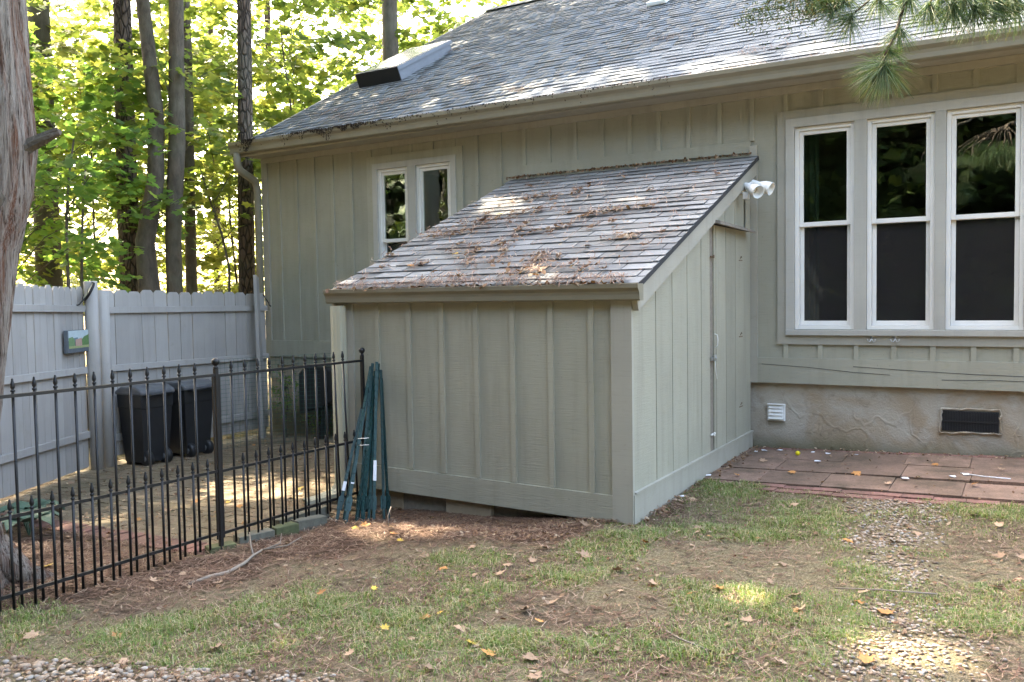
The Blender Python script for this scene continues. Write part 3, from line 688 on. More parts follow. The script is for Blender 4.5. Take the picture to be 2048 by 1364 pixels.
# ------------------------------------------------------------------ timber fence
def picket_mesh(w,h,t=.018):
    c=.035
    return MB().prism([(-w/2,0,0),(w/2,0,0),(w/2,0,h-c),(w/2-c,0,h),(-w/2+c,0,h),(-w/2,0,h-c)],(0,-t/2,0),(0,t/2,0)).mesh('picket',M['fencewood'])
def timber_panel(name,a,b_,w,ztop,label,rails,side,zb,flat=False,gap=.003):
    a=Vector(a); b_=Vector(b_); d=(b_-a); L=d.length; d.normalize(); rz_=math.atan2(d.y,d.x); nrm=Vector((-d.y,d.x))*side
    t=thing(name,(a.x,a.y,float(gh(a.x,a.y))),label,'fence')
    n=int(round(L/w)); pm=[]
    for k in range(n):
        c=a+d*((k+.5)*L/n); z0=float(gh(c.x,c.y))+zb; zt=ztop(k/n)
        key=round(zt-z0,2)
        me=picket_mesh(L/n-gap-rnd.uniform(0,.006),zt-z0+rnd.uniform(-.016,.012))
        inst('picket',me,t,(c.x,c.y,z0),(rnd.uniform(-.004,.004),rnd.uniform(-.005,.005),rz_))
    for (za,zb_,h) in rails:
        P=[a+nrm*.010,b_+nrm*.010]; mb=MB(); ex=d*.0
        p=[(P[0].x,P[0].y,za),(P[1].x,P[1].y,zb_)]; o2=nrm*.038
        mb.add([(p[0][0],p[0][1],za),(p[1][0],p[1][1],zb_),(p[1][0],p[1][1],zb_+h),(p[0][0],p[0][1],za+h),
                (p[0][0]+o2.x,p[0][1]+o2.y,za),(p[1][0]+o2.x,p[1][1]+o2.y,zb_),(p[1][0]+o2.x,p[1][1]+o2.y,zb_+h),(p[0][0]+o2.x,p[0][1]+o2.y,za+h)],
               [(0,1,2,3),(7,6,5,4),(0,4,5,1),(1,5,6,2),(2,6,7,3),(3,7,4,0)])
        mb.build('rail',M['fencewood'],t,bevel=.004)
    return t
backf=timber_panel('timber_fence',(-6.135,.33),(-6.29,2.76),.172,lambda f:1.645-.03*f,'grey dog-eared picket fence panel behind the wheeled bins',[(1.40,1.385,.07),(.785,.765,.068),(.04,.02,.08)],-1,.10)
leftf=timber_panel('timber_fence',(-6.12,.13),(-4.75,-2.10),.118,lambda f:1.685,'grey picket fence panel with picture plaque and round thermometer',[(1.418,1.46,.068),(.79,.84,.068),(.125,.17,.07)],1,.04)
for (px,py,zt,r,lab) in ((-6.06,.19,1.735,.066,'round grey fence post beside the thermometer, the taller of two'),(-6.10,.345,1.645,.064,'round grey fence post at the end of dog-eared panel, the shorter of two')):
    t=MB().tube([(px,py,-.35),(px,py,zt-.006),(px,py,zt)],[r,r,r-.008],18).build('fence_post',M['fencewood'],None,True); tag(t,lab,'post','round fence posts')
o=MB().prism([(0,-.055,0),(0,.055,0),(0,.055,2.02),(0,-.055,2.05)],(-.02,0,0),(.02,0,0)).build('leaning_board',M['fencewood'])
o.location=(-6.02,2.42,-.21); o.rotation_euler=(-.045,-.03,.55); tag(o,'long grey board standing on end against the dog-eared fence by the house corner','board')
mb=MB(); mb.tube([(-6.255,2.70,1.60),(-6.235,2.72,1.55),(-6.23,2.74,1.52),(-6.22,2.76,1.49),(-6.225,2.77,1.46),(-6.20,2.78,1.44)],.008,6)
tag(mb.build('gate_hook',M['black'],None,True),'small black metal hook and chain at the fence end by the house','hook')
# plaque
e1=Vector((.523,-.852,0)); en=Vector((.852,.523,0)); base=Vector((-6.1,.1,0))
def pp(s,z,off): return base+e1*s+en*off+Vector((0,0,z))
plq=thing('picture_plaque',pp(.21,1.02,.06),'small weathered picture plaque of a building between bushes hung on grey fence','plaque')
def slab(parent,name,mat,poly,o0,o1,bev=0): 
    P=[pp(s,z,o0) for s,z in poly]; return MB().prism(P,(0,0,0),en*(o1-o0)).build(name,mat,parent,bevel=bev)
PB=basic
slab(plq,'backing',PB('plaque_slate',(.10,.12,.14),.7,.3,40),[(.0,1.02),(.43,1.02),(.43,1.245),(.0,1.245)],.03,.07,.004)
slab(plq,'painted_sky',PB('plaque_sky',(.42,.50,.52),.7,.2,25),[(.012,1.14),(.415,1.14),(.415,1.24),(.012,1.24)],.0705,.072)
slab(plq,'painted_hill',PB('plaque_hill',(.12,.19,.22),.7,.2,25),[(.22,1.13),(.36,1.13),(.33,1.165),(.24,1.172)],.0723,.0735)
slab(plq,'painted_bush',PB('plaque_bush',(.10,.19,.07),.7,.4,40),[(.012,1.09),(.15,1.09),(.155,1.15),(.10,1.178),(.03,1.19),(.012,1.2)],.0725,.074)
slab(plq,'painted_bush',PB('plaque_bush_pale',(.15,.25,.12),.7,.4,40),[(.30,1.09),(.415,1.09),(.415,1.17),(.34,1.18),(.30,1.15)],.0725,.074)
slab(plq,'painted_lawn',PB('plaque_lawn',(.30,.34,.16),.7,.3,40),[(.012,1.065),(.415,1.065),(.415,1.0895),(.012,1.0895)],.0725,.074)
slab(plq,'painted_building',PB('plaque_house',(.42,.27,.22),.7,.3,60),[(.155,1.085),(.285,1.085),(.285,1.15),(.16,1.165)],.0742,.0755)
# thermometer
th=thing('thermometer',pp(.06,1.62,.02),'round outdoor dial thermometer with pale face and black rim on fence top','thermometer')
tn=Vector((-.259,-.655,.370))
Tm=Matrix.Translation(pp(.03,1.63,.10))@(tn.to_track_quat('Z','Y').to_matrix().to_4x4())
MB().lathe([(.0,-.012),(.105,-.012),(.105,.012),(.098,.014),(.096,.004),(.0,.003)],28,Tm).build('rim',M['black'],th,True)
MB().lathe([(.0,.0045),(.095,.0045),(.095,.006),(0,.0065)],28,Tm).build('dial_face',PB('dial_face',(.50,.50,.40),.4,.06,30),th)
MB().box(-.006,.006,-.055,.04,.008,.010,Tm@Matrix.Rotation(.9,4,'Z')).build('needle',M['black'],th)
MB().tube([pp(.09,1.56,.09),pp(.15,1.50,.06),pp(.17,1.488,.04)],.008,6).build('bracket',M['black'],th)

# ------------------------------------------------------------------ iron fence
XF=-2.15
def cyl(r,h,n=8): return [(r,0),(r,h)]
FIN=[(.006,0),(.011,.004),(.012,.010),(.007,.014),(.0065,.018),(.0105,.024),(.0115,.032),(.010,.044),(.006,.058),(.0055,.060),(.0055,.066),(.004,.070),(.0,.072)]
fin_me=MB().lathe(FIN,8).mesh('finial',M['iron'],True)
pk={}
def bar_mesh(h,r=.0075):
    key=(round(h,3),r)
    if key not in pk: pk[key]=MB().lathe([(r,0),(r,h)],8).mesh('picket',M['iron'],True)
    return pk[key]
def rail(t,y0,y1,z0,z1,r=.0085): 
    MB().add([(XF+a,y,z+b_) for y,z in ((y0,z0),(y1,z1)) for a,b_ in ((-r,-r),(r,-r),(r,r),(-r,r))],[(0,1,2,3),(7,6,5,4),(0,4,5,1),(1,5,6,2),(2,6,7,3),(3,7,4,0)]).build('rail',M['iron'],t)
def iron_panel(ytall,y0,y1,zf,label,lean=0):
    t=thing('iron_fence',(XF,(y0+y1)/2,-.08),label,'fence','panels of the black iron fence')
    for k,y in enumerate(ytall):
        z=zf(y); tx=lean*S((y+.75)/.6)
        o=inst('picket',bar_mesh(1.10),t,(XF-.012,y,z-.05),(tx*1.0,rnd.uniform(-.004,.004),0))
        f_=inst('finial',fin_me,o,(0,0,1.10))
        ysh=y+.0555
        if ysh<y1-.03 and k<len(ytall):
            o=inst('picket',bar_mesh(.50),t,(XF+.012,ysh,z-.05),(tx*1.0,rnd.uniform(-.004,.004),0)); inst('finial',fin_me,o,(0,0,.50))
    for zz in (1.035,.43,.035): rail(t,y0,y1,zf(y0)+zz,zf(y1)+zz)
    return t
p1=iron_panel([-3.563+.11*k for k in range(18)],-3.62,-1.555,lambda y:.0,'black iron fence panel with spear finials running past the rough tree trunk')
p2=iron_panel([-1.412+.1098*k for k in range(11)],-1.53,-.165,lambda y:-.005,'black iron fence panel with spear finials ending at the leaning green stakes',.05)
def iron_post(y,z0,z1,label,r=.0115):
    t=thing('iron_post',(XF,y,z0),label,'post')
    MB().box(XF-r,XF+r,y-r,y+r,z0,z1).build('shaft',M['iron'],t)
    MB().lathe([(.013,0),(.017,.006),(.010,.014),(.010,.02),(.021,.030),(.025,.043),(.021,.056),(.010,.064),(0,.066)],14,Matrix.Translation((XF,y,z1))).build('ball_cap',M['iron'],t,True)
iron_post(-1.542,-.30,1.075,'black iron post with ball cap between the two fence panels')
iron_post(-.159,-.30,1.065,'black iron post with ball cap beside the leaning green stakes')
for yy in (-1.566,-1.519): 
    MB().box(XF-.006,XF+.006,yy-.005,yy+.005,.0,1.035).build('stile',M['iron'],p1 if yy<-1.542 else p2)

# ------------------------------------------------------------------ paved yard
yard=thing('paved_yard',(-4.2,.6,-.16),'brown brick paved yard behind the black iron fence','paving',kind='structure')
tilt=-math.atan(.034)
bm_=MB().box(-.0975,.0975,-.0475,.0475,-.05,0).mesh('brick',M['brick'])
bricks=[]
row=0; y=-1.48
while y<2.84:
    x=-6.5+(.1 if row%2 else 0)+rnd.uniform(-.01,.01)
    while x<-2.28:
        if not (x>-2.5 and y>-.05) : bricks.append((x+.1,y+.05))
        x+=.2
    y+=.1; row+=1
bricks.sort(key=lambda b:(Vector((b[0],b[1],-.1))-CC).dot(CF))
def brick_z(x,y): return float(gh(x,y))+.006+rnd.uniform(-.003,.003)
for (x,y) in bricks[:300]: inst('brick',bm_,yard,(x,y,brick_z(x,y)),(rnd.uniform(-.01,.01),tilt+rnd.uniform(-.008,.008),rnd.uniform(-.01,.01)))
mb=MB()
for (x,y) in bricks[300:]: 
    mb.box(-.0975,.0975,-.0475,.0475,-.05,0,Matrix.Translation((x,y,brick_z(x,y)))@Matrix.Rotation(tilt,4,'Y'))
tag(mb.build('far_bricks',M['brick'],yard),kind='stuff')
x=-4.9
rb=MB().box(-.0475,.0475,-.0975,.0975,-.06,0).mesh('edge_brick',M['redbrick'])
while x<-2.25:
    yb_=-1.585+.02*S((-2.6-x)/1.5)
    inst('edge_brick',rb,yard,(x,yb_,float(gh(x,yb_))+.012+rnd.uniform(-.004,.004)),(0,tilt,rnd.uniform(-.02,.02))); x+=.1
# kerb stones under the iron fence
KS=[((-2.215,-1.60),(-2.150,-1.44),.045,'mossconc','low concrete edging stone half sunk in pine straw at the iron post'),((-2.20,-1.38),(-2.13,-1.14),.075,'concrete','pale concrete edging stone under the iron fence next to the moss covered one'),
    ((-2.14,-1.12),(-2.10,-.95),.08,'mossconc','moss covered concrete edging stone under the iron fence'),((-2.13,-.93),(-2.08,-.70),.08,'concrete','concrete edging stone under the iron fence close to the green stakes'),((-2.26,-.98),(-2.20,-.55),.10,'concrete','long upper concrete edging stone behind the iron fence')]
for a,b_,h,m_,lab in KS:
    a=Vector(a);b_=Vector(b_);c=(a+b_)/2;L=(b_-a).length; z=float(gh(c.x,c.y))
    o=MB().box(-L/2,L/2,-.05,.05,-.06,h*.75).build('edging_stone',M[m_],None,bevel=.005); o.location=(c.x,c.y,z); o.rotation_euler=(rnd.uniform(-.05,.05),rnd.uniform(-.04,.04),math.atan2((b_-a).y,(b_-a).x)); tag(o,lab,'stone','edging stones below the iron fence')

# patio on the right
patio=thing('patio',(1.3,2.0,.06),'reddish paver patio between shed wall and house foundation','patio',kind='structure')
def pz(x,y): return float(gh(x,y))+.006
pm=MB().box(-.232,.232,-.222,.222,-.05,0).mesh('paver',M['tanbrick'])
for j in range(3):
    for i in range(7):
        x=.20+.468*i+(.03 if j==1 else 0); y=1.60+.45*j
        inst('paver',pm,patio,(x,y,pz(x,y)+rnd.uniform(-.003,.003)),(.02,-.03,rnd.uniform(-.008,.008)),(1,1,1))
rbm=MB().box(-.0985,.0985,-.0485,.0485,-.06,0).mesh('border_brick',M['redbrick'])
for yy in (1.21,1.31,2.79):
    x=.15+rnd.uniform(-.03,.03)
    while x<3.3:
        inst('border_brick',rbm,patio,(x,yy+.04*S((x-1.4)/1.2)*(yy<2),pz(x,yy)+rnd.uniform(-.005,.004)),(.0,-.03,rnd.uniform(-.02,.02))); x+=.2

# ------------------------------------------------------------------ wheeled bins
def bin_(x0,x1,y0,y1,label):
    cx,cy=(x0+x1)/2,(y0+y1)/2; zb=float(gh(cx,cy))+.01
    t=thing('wheeled_bin',(cx,cy,zb),label,'bin','wheeled bins against the picket fence')
    w,l=(x1-x0)/2,(y1-y0)/2; H=.76
    def ring(s,z,off=0): return [(cx+off-w*s,cy-l*s,z),(cx+off+w*s,cy-l*s,z),(cx+off+w*s,cy+l*s,z),(cx+off-w*s,cy+l*s,z)]
    mb=MB(); R=[ring(.80,zb+.03),ring(.84,zb+.12),ring(1.0,zb+H*.78),ring(1.0,zb+H*.79),ring(1.03,zb+H*.8),ring(1.05,zb+H)]
    vs=[v for r in R for v in r]; fs=[(3,2,1,0),(20,21,22,23)]
    for k in range(5):
        for i in range(4): fs.append((k*4+i,k*4+(i+1)%4,k*4+4+(i+1)%4,k*4+4+i))
    mb.add(vs,fs).build('body',M['blackplastic'],t,bevel=.03)
    mb=MB(); P=[(-w*1.12,0),(-w*.6,.05),(w*.6,.055),(w*1.15,.01),(w*1.15,-.035),(-w*1.12,-.035)]
    mb.prism([(cx+a,cy,zb+H+.02+b_) for a,b_ in P],(0,-l*1.13,0),(0,l*1.13,0)).build('lid',M['greylid'],t,bevel=.015)
    MB().tube([(cx+w*1.12,cy-l*.8,zb+H-.02),(cx+w*1.35,cy-l*.7,zb+H-.01),(cx+w*1.35,cy+l*.7,zb+H-.01),(cx+w*1.12,cy+l*.8,zb+H-.02)],.014,8).build('handle',M['blackplastic'],t,True)
    for sy in (-1,1):
        Tw=Matrix.Translation((cx+w*.78,cy+sy*l*.62-.03,zb+.075))@Matrix.Rotation(-math.pi/2,4,'X')
        wh=MB().lathe([(.0,.0),(.06,.0),(.08,.008),(.085,.02),(.085,.05),(.08,.062),(0,.062)],20,Tw).build('wheel',M['blackplastic'],t,True)
        MB().lathe([(0,-.004),(.03,-.004),(.034,.003),(0,.004)],14,Tw).build('hub',M['greylid'],wh,True)
    MB().box(cx-w*.85,cx-w*.55,cy-l*.7,cy+l*.7,zb-.01,zb+.06).build('foot',M['blackplastic'],t)
bin_(-6.03,-5.64,.43,.80,'black wheeled bin standing beside the round fence posts')
bin_(-6.05,-5.66,.98,1.36,'black wheeled bin standing further along, toward the green wire netting')

# green wire netting standing in the yard
mb=MB(); W=[(-5.75,1.48),(-5.66,1.85),(-5.50,2.08),(-5.28,2.28),(-5.05,2.45),(-4.80,2.55)]
def wpt(f): 
    k=min(int(f*5),4); q=f*5-k; return (W[k][0]+(W[k+1][0]-W[k][0])*q,W[k][1]+(W[k+1][1]-W[k][1])*q)
nv=34
for i in range(nv+1):
    x,y=wpt(i/nv); z=float(gh(x,y)); mb.tube([(x,y,z),(x+.01,y,z+.5),(x,y,z+1.05)],.0016,4)
for j in range(22):
    mb.tube([(*wpt(f),float(gh(*wpt(f)))+.02+.049*j) for f in np.linspace(0,1,13)],.0016,4)
tag(mb.build('wire_netting',M['greenwire']),'length of green garden wire netting standing in front of the house corner','netting')
# black bin on a bracket against the house wall
bb=thing('wall_bin',(-5.15,2.6,-.2),'black plastic box on a slanted leg against the house foundation','bin')
MB().prism([(-5.42,0,.12),(-5.06,0,.22),(-4.86,0,.30),(-4.86,0,.66),(-4.96,0,.71),(-5.30,0,.71),(-5.42,0,.63)],(0,2.44,0),(0,2.80,0)).build('box',M['blackplastic'],bb,bevel=.02)
MB().prism([(-5.22,0,-.20),(-5.14,0,-.20),(-4.98,0,.27),(-5.12,0,.24)],(0,2.55,0),(0,2.61,0)).build('leg',M['blackplastic'],bb)

# ------------------------------------------------------------------ green stakes leaning on the shed
tp=MB()
def tpost(h):
    mb=MB(); a,t=.011,.0035
    mb.box(-a,a,-t/2,t/2,0,h); mb.box(-t/2,t/2,t/2,.018,0,h)
    for k in range(int(h/.055)): mb.box(-.006,.006,-t/2-.006,-t/2,.05+k*.055,.062+k*.055)
    return mb.mesh('stake_shaft',M['greensteel'])
tms=[tpost(h) for h in (1.16,1.10,1.22)]
plate=MB().add([(-.02,.004,.10),(.02,.004,.10),(.022,.004,.19),(.0,.004,.22),(-.022,.004,.19),(-.02,.008,.10),(.02,.008,.10),(.022,.008,.19),(0,.008,.22),(-.022,.008,.19)],[(0,1,2,3,4),(9,8,7,6,5),(0,5,6,1),(1,6,7,2),(2,7,8,3),(3,8,9,4),(4,9,5,0)]).mesh('anchor_plate',M['greensteel'])
sb=[(-2.05,-.60,-2.19),(-2.01,-.57,-2.175),(-1.985,-.58,-2.15),(-1.95,-.61,-2.15),(-1.93,-.53,-2.13),(-1.96,-.47,-2.14),(-1.915,-.47,-2.11),(-1.90,-.50,-2.115),(-1.885,-.44,-2.09),(-1.90,-.38,-2.10),(-1.95,-.36,-2.125),(-1.86,-.41,-2.08),(-1.83,-.33,-2.07),(-1.81,-.30,-2.06)]
for k,(bx_,by_,tx_) in enumerate(sb):
    me=tms[k%3]; zb=float(gh(bx_,by_))-.012
    h=(1.16,1.10,1.22)[k%3]; top=Vector((tx_,-.035-.012*(k%4),0)); hor=Vector((top.x-bx_,top.y-by_)); dz=math.sqrt(max(.2,h*h-hor.length_squared))
    d=Vector((hor.x,hor.y,dz)).normalized()
    t=thing('steel_stake',(bx_,by_,zb),'dark green steel fence stake in the bundle leaning on the shed','stake','green stakes leaning on the shed')
    q=d.to_track_quat('Z','Y')@Matrix.Rotation(rnd.uniform(2.2,4.0),3,'Z').to_quaternion()
    t.rotation_mode='QUATERNION'; t.rotation_quaternion=q
    for nm,m_ in (('shaft',me),('anchor_plate',plate)):
        o=bpy.data.objects.new(nm,m_); COL.objects.link(o); o.parent=t
    if k in (0,3,6,9,11):
        o=MB().box(-.012,.012,-.008,-.004,.24+.02*k%3,.31).build('label_sticker',M['paper']); o.parent=t
# pale wire ties
mb=MB()
for z in (.46,.41): mb.tube([(-2.06,-.33,z),(-2.0,-.36,z+.01),(-1.93,-.36,z+.02)],.003,5)
tag(mb.build('wire_tie',M['paper'],None,True),'pale wire ties wound round the green stake bundle','wire')

# ------------------------------------------------------------------ small things on the ground
LEAF=[(0,-.5),(.12,-.28),(.42,-.38),(.34,-.1),(.5,.12),(.22,.14),(.18,.34),(0,.55),(-.18,.34),(-.22,.14),(-.5,.12),(-.34,-.1),(-.42,-.38),(-.12,-.28)]
def leaf_obj_mesh(mat,curl):
    n=len(LEAF); vs=[(x,y,curl*(x*x+y*y)+.02*math.sin(5*x)) for x,y in LEAF]
    return MB().add([(0,0,.0)]+vs,[(0,1+i,1+(i+1)%n) for i in range(n)]).mesh('fallen_leaf',mat,True)
LM={k:[leaf_obj_mesh(M[k],c) for c in (.25,.7,-.4)] for k in ('yleaf','oleaf','bleaf')}
def gsurf(x,y): return float(gz(x,y))+.004
GRASSP=[(.196,-2.212,'yleaf',.075),(.321,-2.278,'oleaf',.07),(-1.289,-2.859,'oleaf',.06),(-.255,-2.242,'yleaf',.05),(.316,-1.845,'oleaf',.05),(-1.713,-.77,'yleaf',.07),(-1.745,-.991,'bleaf',.06),(-1.19,-.95,'yleaf',.05),(-.687,-1.803,'yleaf',.045),(.277,-.465,'oleaf',.07),(-.558,-1.373,'oleaf',.07),
  (.198,-1.767,'bleaf',.09),(.255,-1.601,'bleaf',.08),(1.315,-1.142,'bleaf',.075),(2.096,-.371,'oleaf',.08),(-.142,-1.977,'yleaf',.04),(-2.749,-2.313,'yleaf',.09),(.065,-.856,'bleaf',.08),(-.254,-1.18,'bleaf',.07),(-3.2,-1.6,'oleaf',.07),(1.094,1.835,'oleaf',.09),(-3.1,.1,'yleaf',.08),(-2.9,-.2,'yleaf',.08),(-3.3,-.5,'yleaf',.06),(-3.0,-.9,'oleaf',.06)]
def colr(k): return {'yleaf':'yellow','oleaf':'orange','bleaf':'tan'}[k]
def put_leaf(x,y,z,k,s,where,grp):
    o=inst('fallen_leaf',rnd.choice(LM[k]),None,(x,y,z),(rnd.uniform(-.35,.35),rnd.uniform(-.35,.35),rnd.uniform(0,6.3)),(s*.95,s*.95,s*.95))
    tag(o,'%s fallen maple leaf lying on the %s'%(colr(k),where),'leaf','%s leaves on the %s'%(colr(k),grp))
for x,y,k,s in GRASSP:
    w=('patio pavers','patio') if (x>0 and y>1.3) else ('yard bricks behind iron fence','paved yard') if (x<-2.2 and y>-1.6) else ('lawn','lawn')
    put_leaf(x,y,gsurf(x,y)+.012,k,s,*w)
for q in range(95):
    x=rnd.uniform(-2.0,2.2); y=rnd.uniform(-3.2,1.0)
    if (x<0.05 and y>-.15): continue
    put_leaf(x,y,gsurf(x,y)+.012,rnd.choice(['bleaf','bleaf','bleaf','oleaf']),rnd.uniform(.04,.085),'lawn','lawn')
for q in range(30):
    x=rnd.uniform(-5.8,-2.4); y=rnd.uniform(-1.5,1.9); put_leaf(x,y,float(gh(x,y))+.02,rnd.choice(['bleaf','oleaf','bleaf']),rnd.uniform(.04,.08),'yard bricks behind iron fence','paved yard')
for x,y in ((.3,2.1),(.62,1.75),(1.35,1.55),(1.6,2.3),(1.9,1.7),(.9,2.5),(.25,1.5),(2.05,2.2)):
    put_leaf(x,y,pz(x,y)+.014,rnd.choice(['bleaf','oleaf']),rnd.uniform(.05,.08),'patio pavers','patio')
SR=[(-2.05,.35,'oleaf'),(-1.75,.55,'yleaf'),(-1.72,.2,'oleaf'),(-2.35,.1,'bleaf'),(-.9,.2,'oleaf'),(-.35,2.35,'oleaf'),(-1.2,1.9,'bleaf'),(-.6,.6,'bleaf'),(-1.95,1.55,'yleaf'),(-.9,1.45,'bleaf'),(-1.45,1.1,'bleaf'),(-.25,.12,'bleaf')]
for x,y,k in SR: put_leaf(x,y,sz(y)+.022,k,rnd.uniform(.06,.085),'shed roof','shed roof')
# paper scraps, ball, sticks
for x,y in ((.594,2.634),(.729,2.589),(.965,2.6),(.715,2.218),(1.438,1.766),(1.745,1.912),(1.833,1.999),(.12,2.55),(.17,2.62),(.3,2.66)):
    s=rnd.uniform(.018,.036); n=6; P=[(s*(.6+.5*rnd.random())*math.cos(i*1.05),s*(.6+.5*rnd.random())*math.sin(i*1.05),s*.25*rnd.random()) for i in range(n)]
    o=MB().prism(P,(0,0,0),(0,0,.0025)).build('paper_scrap',M['paper']); o.location=(x,y,pz(x,y)+.004); tag(o,'small white scrap of paper on the patio pavers','paper','paper scraps on the patio')
for x,y in ((.06,.77),(.045,1.42)):
    o=MB().prism([(-.02,-.01,0),(.022,-.012,.004),(.02,.012,.01),(-.018,.01,.004)],(0,0,0),(0,0,.003)).build('paper_scrap',M['paper']); o.location=(x,y,gsurf(x,y)+.01); tag(o,'small white scrap of paper in the grass along the shed side','paper','paper scraps beside the shed')
o=MB().lathe([(0,-.021)]+[(.021*math.cos(a),.021*math.sin(a)) for a in np.linspace(-1.4,1.4,9)]+[(0,.021)],16).build('ball',M['yellowball'],None,True); o.location=(.505,2.46,pz(.5,2.46)+.021); tag(o,'small yellow ball on the patio by the foundation','ball')
o=MB().tube([(1.79,2.03,pz(1.8,2)+.008),(1.95,1.94,pz(1.95,1.94)+.012),(2.12,1.93,pz(2.1,1.93)+.008)],.004,6).build('white_stick',M['paper'],None,True); tag(o,'thin white stick lying across the patio pavers','stick')
br=MB()
def gpt(x,y,h=.012): return (x,y,float(gh(x,y))+h)
br.tube([gpt(-1.70,-2.15),gpt(-1.69,-2.02,.02),gpt(-1.68,-1.9,.015),gpt(-1.72,-1.74,.025),gpt(-1.80,-1.60,.03),gpt(-1.83,-1.50,.035)],[.008,.011,.011,.010,.008,.006],7)
br.tube([gpt(-1.80,-1.60,.03),gpt(-1.93,-1.50,.05),gpt(-2.05,-1.40,.10)],[.006,.005,.003],6); br.tube([gpt(-1.83,-1.5,.035),gpt(-1.80,-1.38,.05),gpt(-1.87,-1.3,.09)],[.005,.004,.002],6); br.tube([gpt(-1.83,-1.5,.035),gpt(-1.72,-1.40,.05),gpt(-1.70,-1.30,.08)],[.005,.004,.002],6)
tag(br.build('fallen_branch',M['twig'],None,True),'forked grey fallen branch lying on bare soil by the iron fence','branch')
for pts,lab in (([(-1.55,-.62),(-1.57,-.60),(-1.58,-.55)],'short pale twig standing in pine straw in front of the shed'),([(.75,-1.6),(.95,-1.75),(1.1,-1.8)],'thin brown twig on the grass in front of shed corner'),([(1.4,-.75),(1.6,-.7),(1.85,-.62)],'thin brown twig lying across the pebble strip')):
    hs=(.01,.08,.14) if 'standing' in lab else (.012,.02,.015)
    tag(MB().tube([gpt(a,b_,h) for (a,b_),h in zip(pts,hs)],.004,5).build('twig',M['twig'],None,True),lab,'twig')
# hosta plants near the cedar
def hosta(x,y,label):
    t=thing('hosta_plant',(x,y,float(gh(x,y))),label,'plant')
    for k in range(7):
        a=k*.9+rnd.uniform(-.2,.2); L=rnd.uniform(.16,.24); d=Vector((math.cos(a),math.sin(a),0)); s=Vector((-d.y,d.x,0)); z0=float(gh(x,y)); P=[];fs=[]
        for i in range(6):
            f=i/5; w=.075*math.sin(math.pi*min(1,.12+f*.88))**.8*(1-.15*f); c=Vector((x,y,z0))+d*(.03+L*f)+Vector((0,0,.10+.09*math.sin(f*2.3)-.08*f)); P+=[c-s*w+Vector((0,0,.02)),c,c+s*w+Vector((0,0,.02))]
        for i in range(5): b0=i*3; fs+=[(b0,b0+1,b0+4,b0+3),(b0+1,b0+2,b0+5,b0+4)]
        o=MB().add(P,fs).build('leaf',M['hosta'],t,True)
        MB().tube([(x,y,z0),tuple(Vector((x,y,z0))+d*.03+Vector((0,0,.10)))],.005,5).build('stem',M['hosta'],o)
hosta(-4.15,-1.62,'broad leaved blue green plant beside the timber fence'); hosta(-3.75,-1.85,'broad leaved blue green plant nearest the rough tree trunk')

# ------------------------------------------------------------------ stuff: grass, straw, litter, pebbles
def obj_stuff(name, me, label, cat): 
    o=bpy.data.objects.new(name,me); link(o); return tag(o,label,cat,kind='stuff')
GREEN=[(-.851,-2.168),(-.539,-2.224),(-.023,-.538),(.121,-.34),(.402,1.057),(.188,1.139),(.66,-1.929),(1.013,-1.737),(-1.217,-2.872),(-1.935,-2.785),(1.728,.094),(2.042,-.923),(-.713,-2.878),(.888,.244),(-.198,-1.593),(.285,-2.133),(1.536,-.406),(1.446,-1.246),(.1,-1.17),(.832,-1.132),(-.198,-2.133),(1.509,.865),(2.07,1.175),(-1.273,-2.623)]
BARE=[(-1.233,-.627),(-.568,-.441),(-1.525,-1.488),(-1.712,-2.228),(.585,-.395),(.916,-.541),(.534,-1.372),(1.98,.022),(.307,-1.723),(2.13,-1.353),(-1.0,-.4),(-1.8,-1.0),(-1.9,-1.9)]
STRIP=[(1.49,.98,.24),(1.47,.37,.22),(1.62,-.27,.17),(1.74,-.94,.16),(1.80,-1.37,.23),(1.80,-1.70,.22)]
def in_strip(x,y):
    d=np.full(np.shape(x),0.0)
    for a,b_,r in STRIP: d=np.maximum(d,np.clip(1.6-np.hypot(x-a,(y-b_)*.8)/r,0,1))
    return d
def leftpeb(x,y): # strip of pebbles by the lower left
    return np.clip(((-2.655+.334*x)-y)/.12,0,1)*Sn((x+3)/1.0)*np.clip((.05-x)/.3,0,1)
def allowed(x,y):
    ok=~((x<.03)&(x>-2.5)&(y>-.03)); ok&=~((x<-2.15)&(y>-1.68)); ok&=~((x>.0)&(y>1.27)); return ok
def gmask(x,y):
    d=fnoise(x*1.7+3,y*1.7,21)
    m=np.clip((d-.40)*3.2,0,1)*.8
    for a,b_ in GREEN: m=m+1.0*np.exp(-((x-a)**2+(y-b_)**2)/.035)*(.5+fnoise(x*6,y*6,9))
    for a,b_ in BARE: m=m-1.05*np.exp(-((x-a)**2+(y-b_)**2)/(.24 if a<-.4 else .10))
    m=m-.8*in_strip(x,y)-.6*leftpeb(x,y)+.2
    m=m-1.2*Sn((-1.35-x)/.5)*Sn((y+2.65)/.4)
    return np.clip(m,0,1)
def scatter(n,x0,x1,y0,y1,mask):
    x=nr.uniform(x0,x1,n); y=nr.uniform(y0,y1,n); k=(nr.random(n)<mask(x,y))&allowed(x,y); return x[k],y[k]
x,y=scatter(400000,-2.6,3.0,-3.9,1.28,gmask); n=len(x)
z=gh(x,y)+(fnoise(x*3,y*3,3)-.5)*.035+(fnoise(x*11,y*11,5)-.5)*.018-.004
L=nr.uniform(.010,.036,n)*(0.7+.7*gmask(x,y))*(.55+1.0*vnoise(x*8,y*8,77)); a=nr.uniform(0,6.28,n); lean=nr.uniform(.3,1.7,n); w=nr.uniform(.0014,.0026,n)
ax,ay=np.cos(a),np.sin(a); B=np.stack([x,y,z],-1)
side=np.stack([-ay,ax,0*a],-1)*w[:,None]
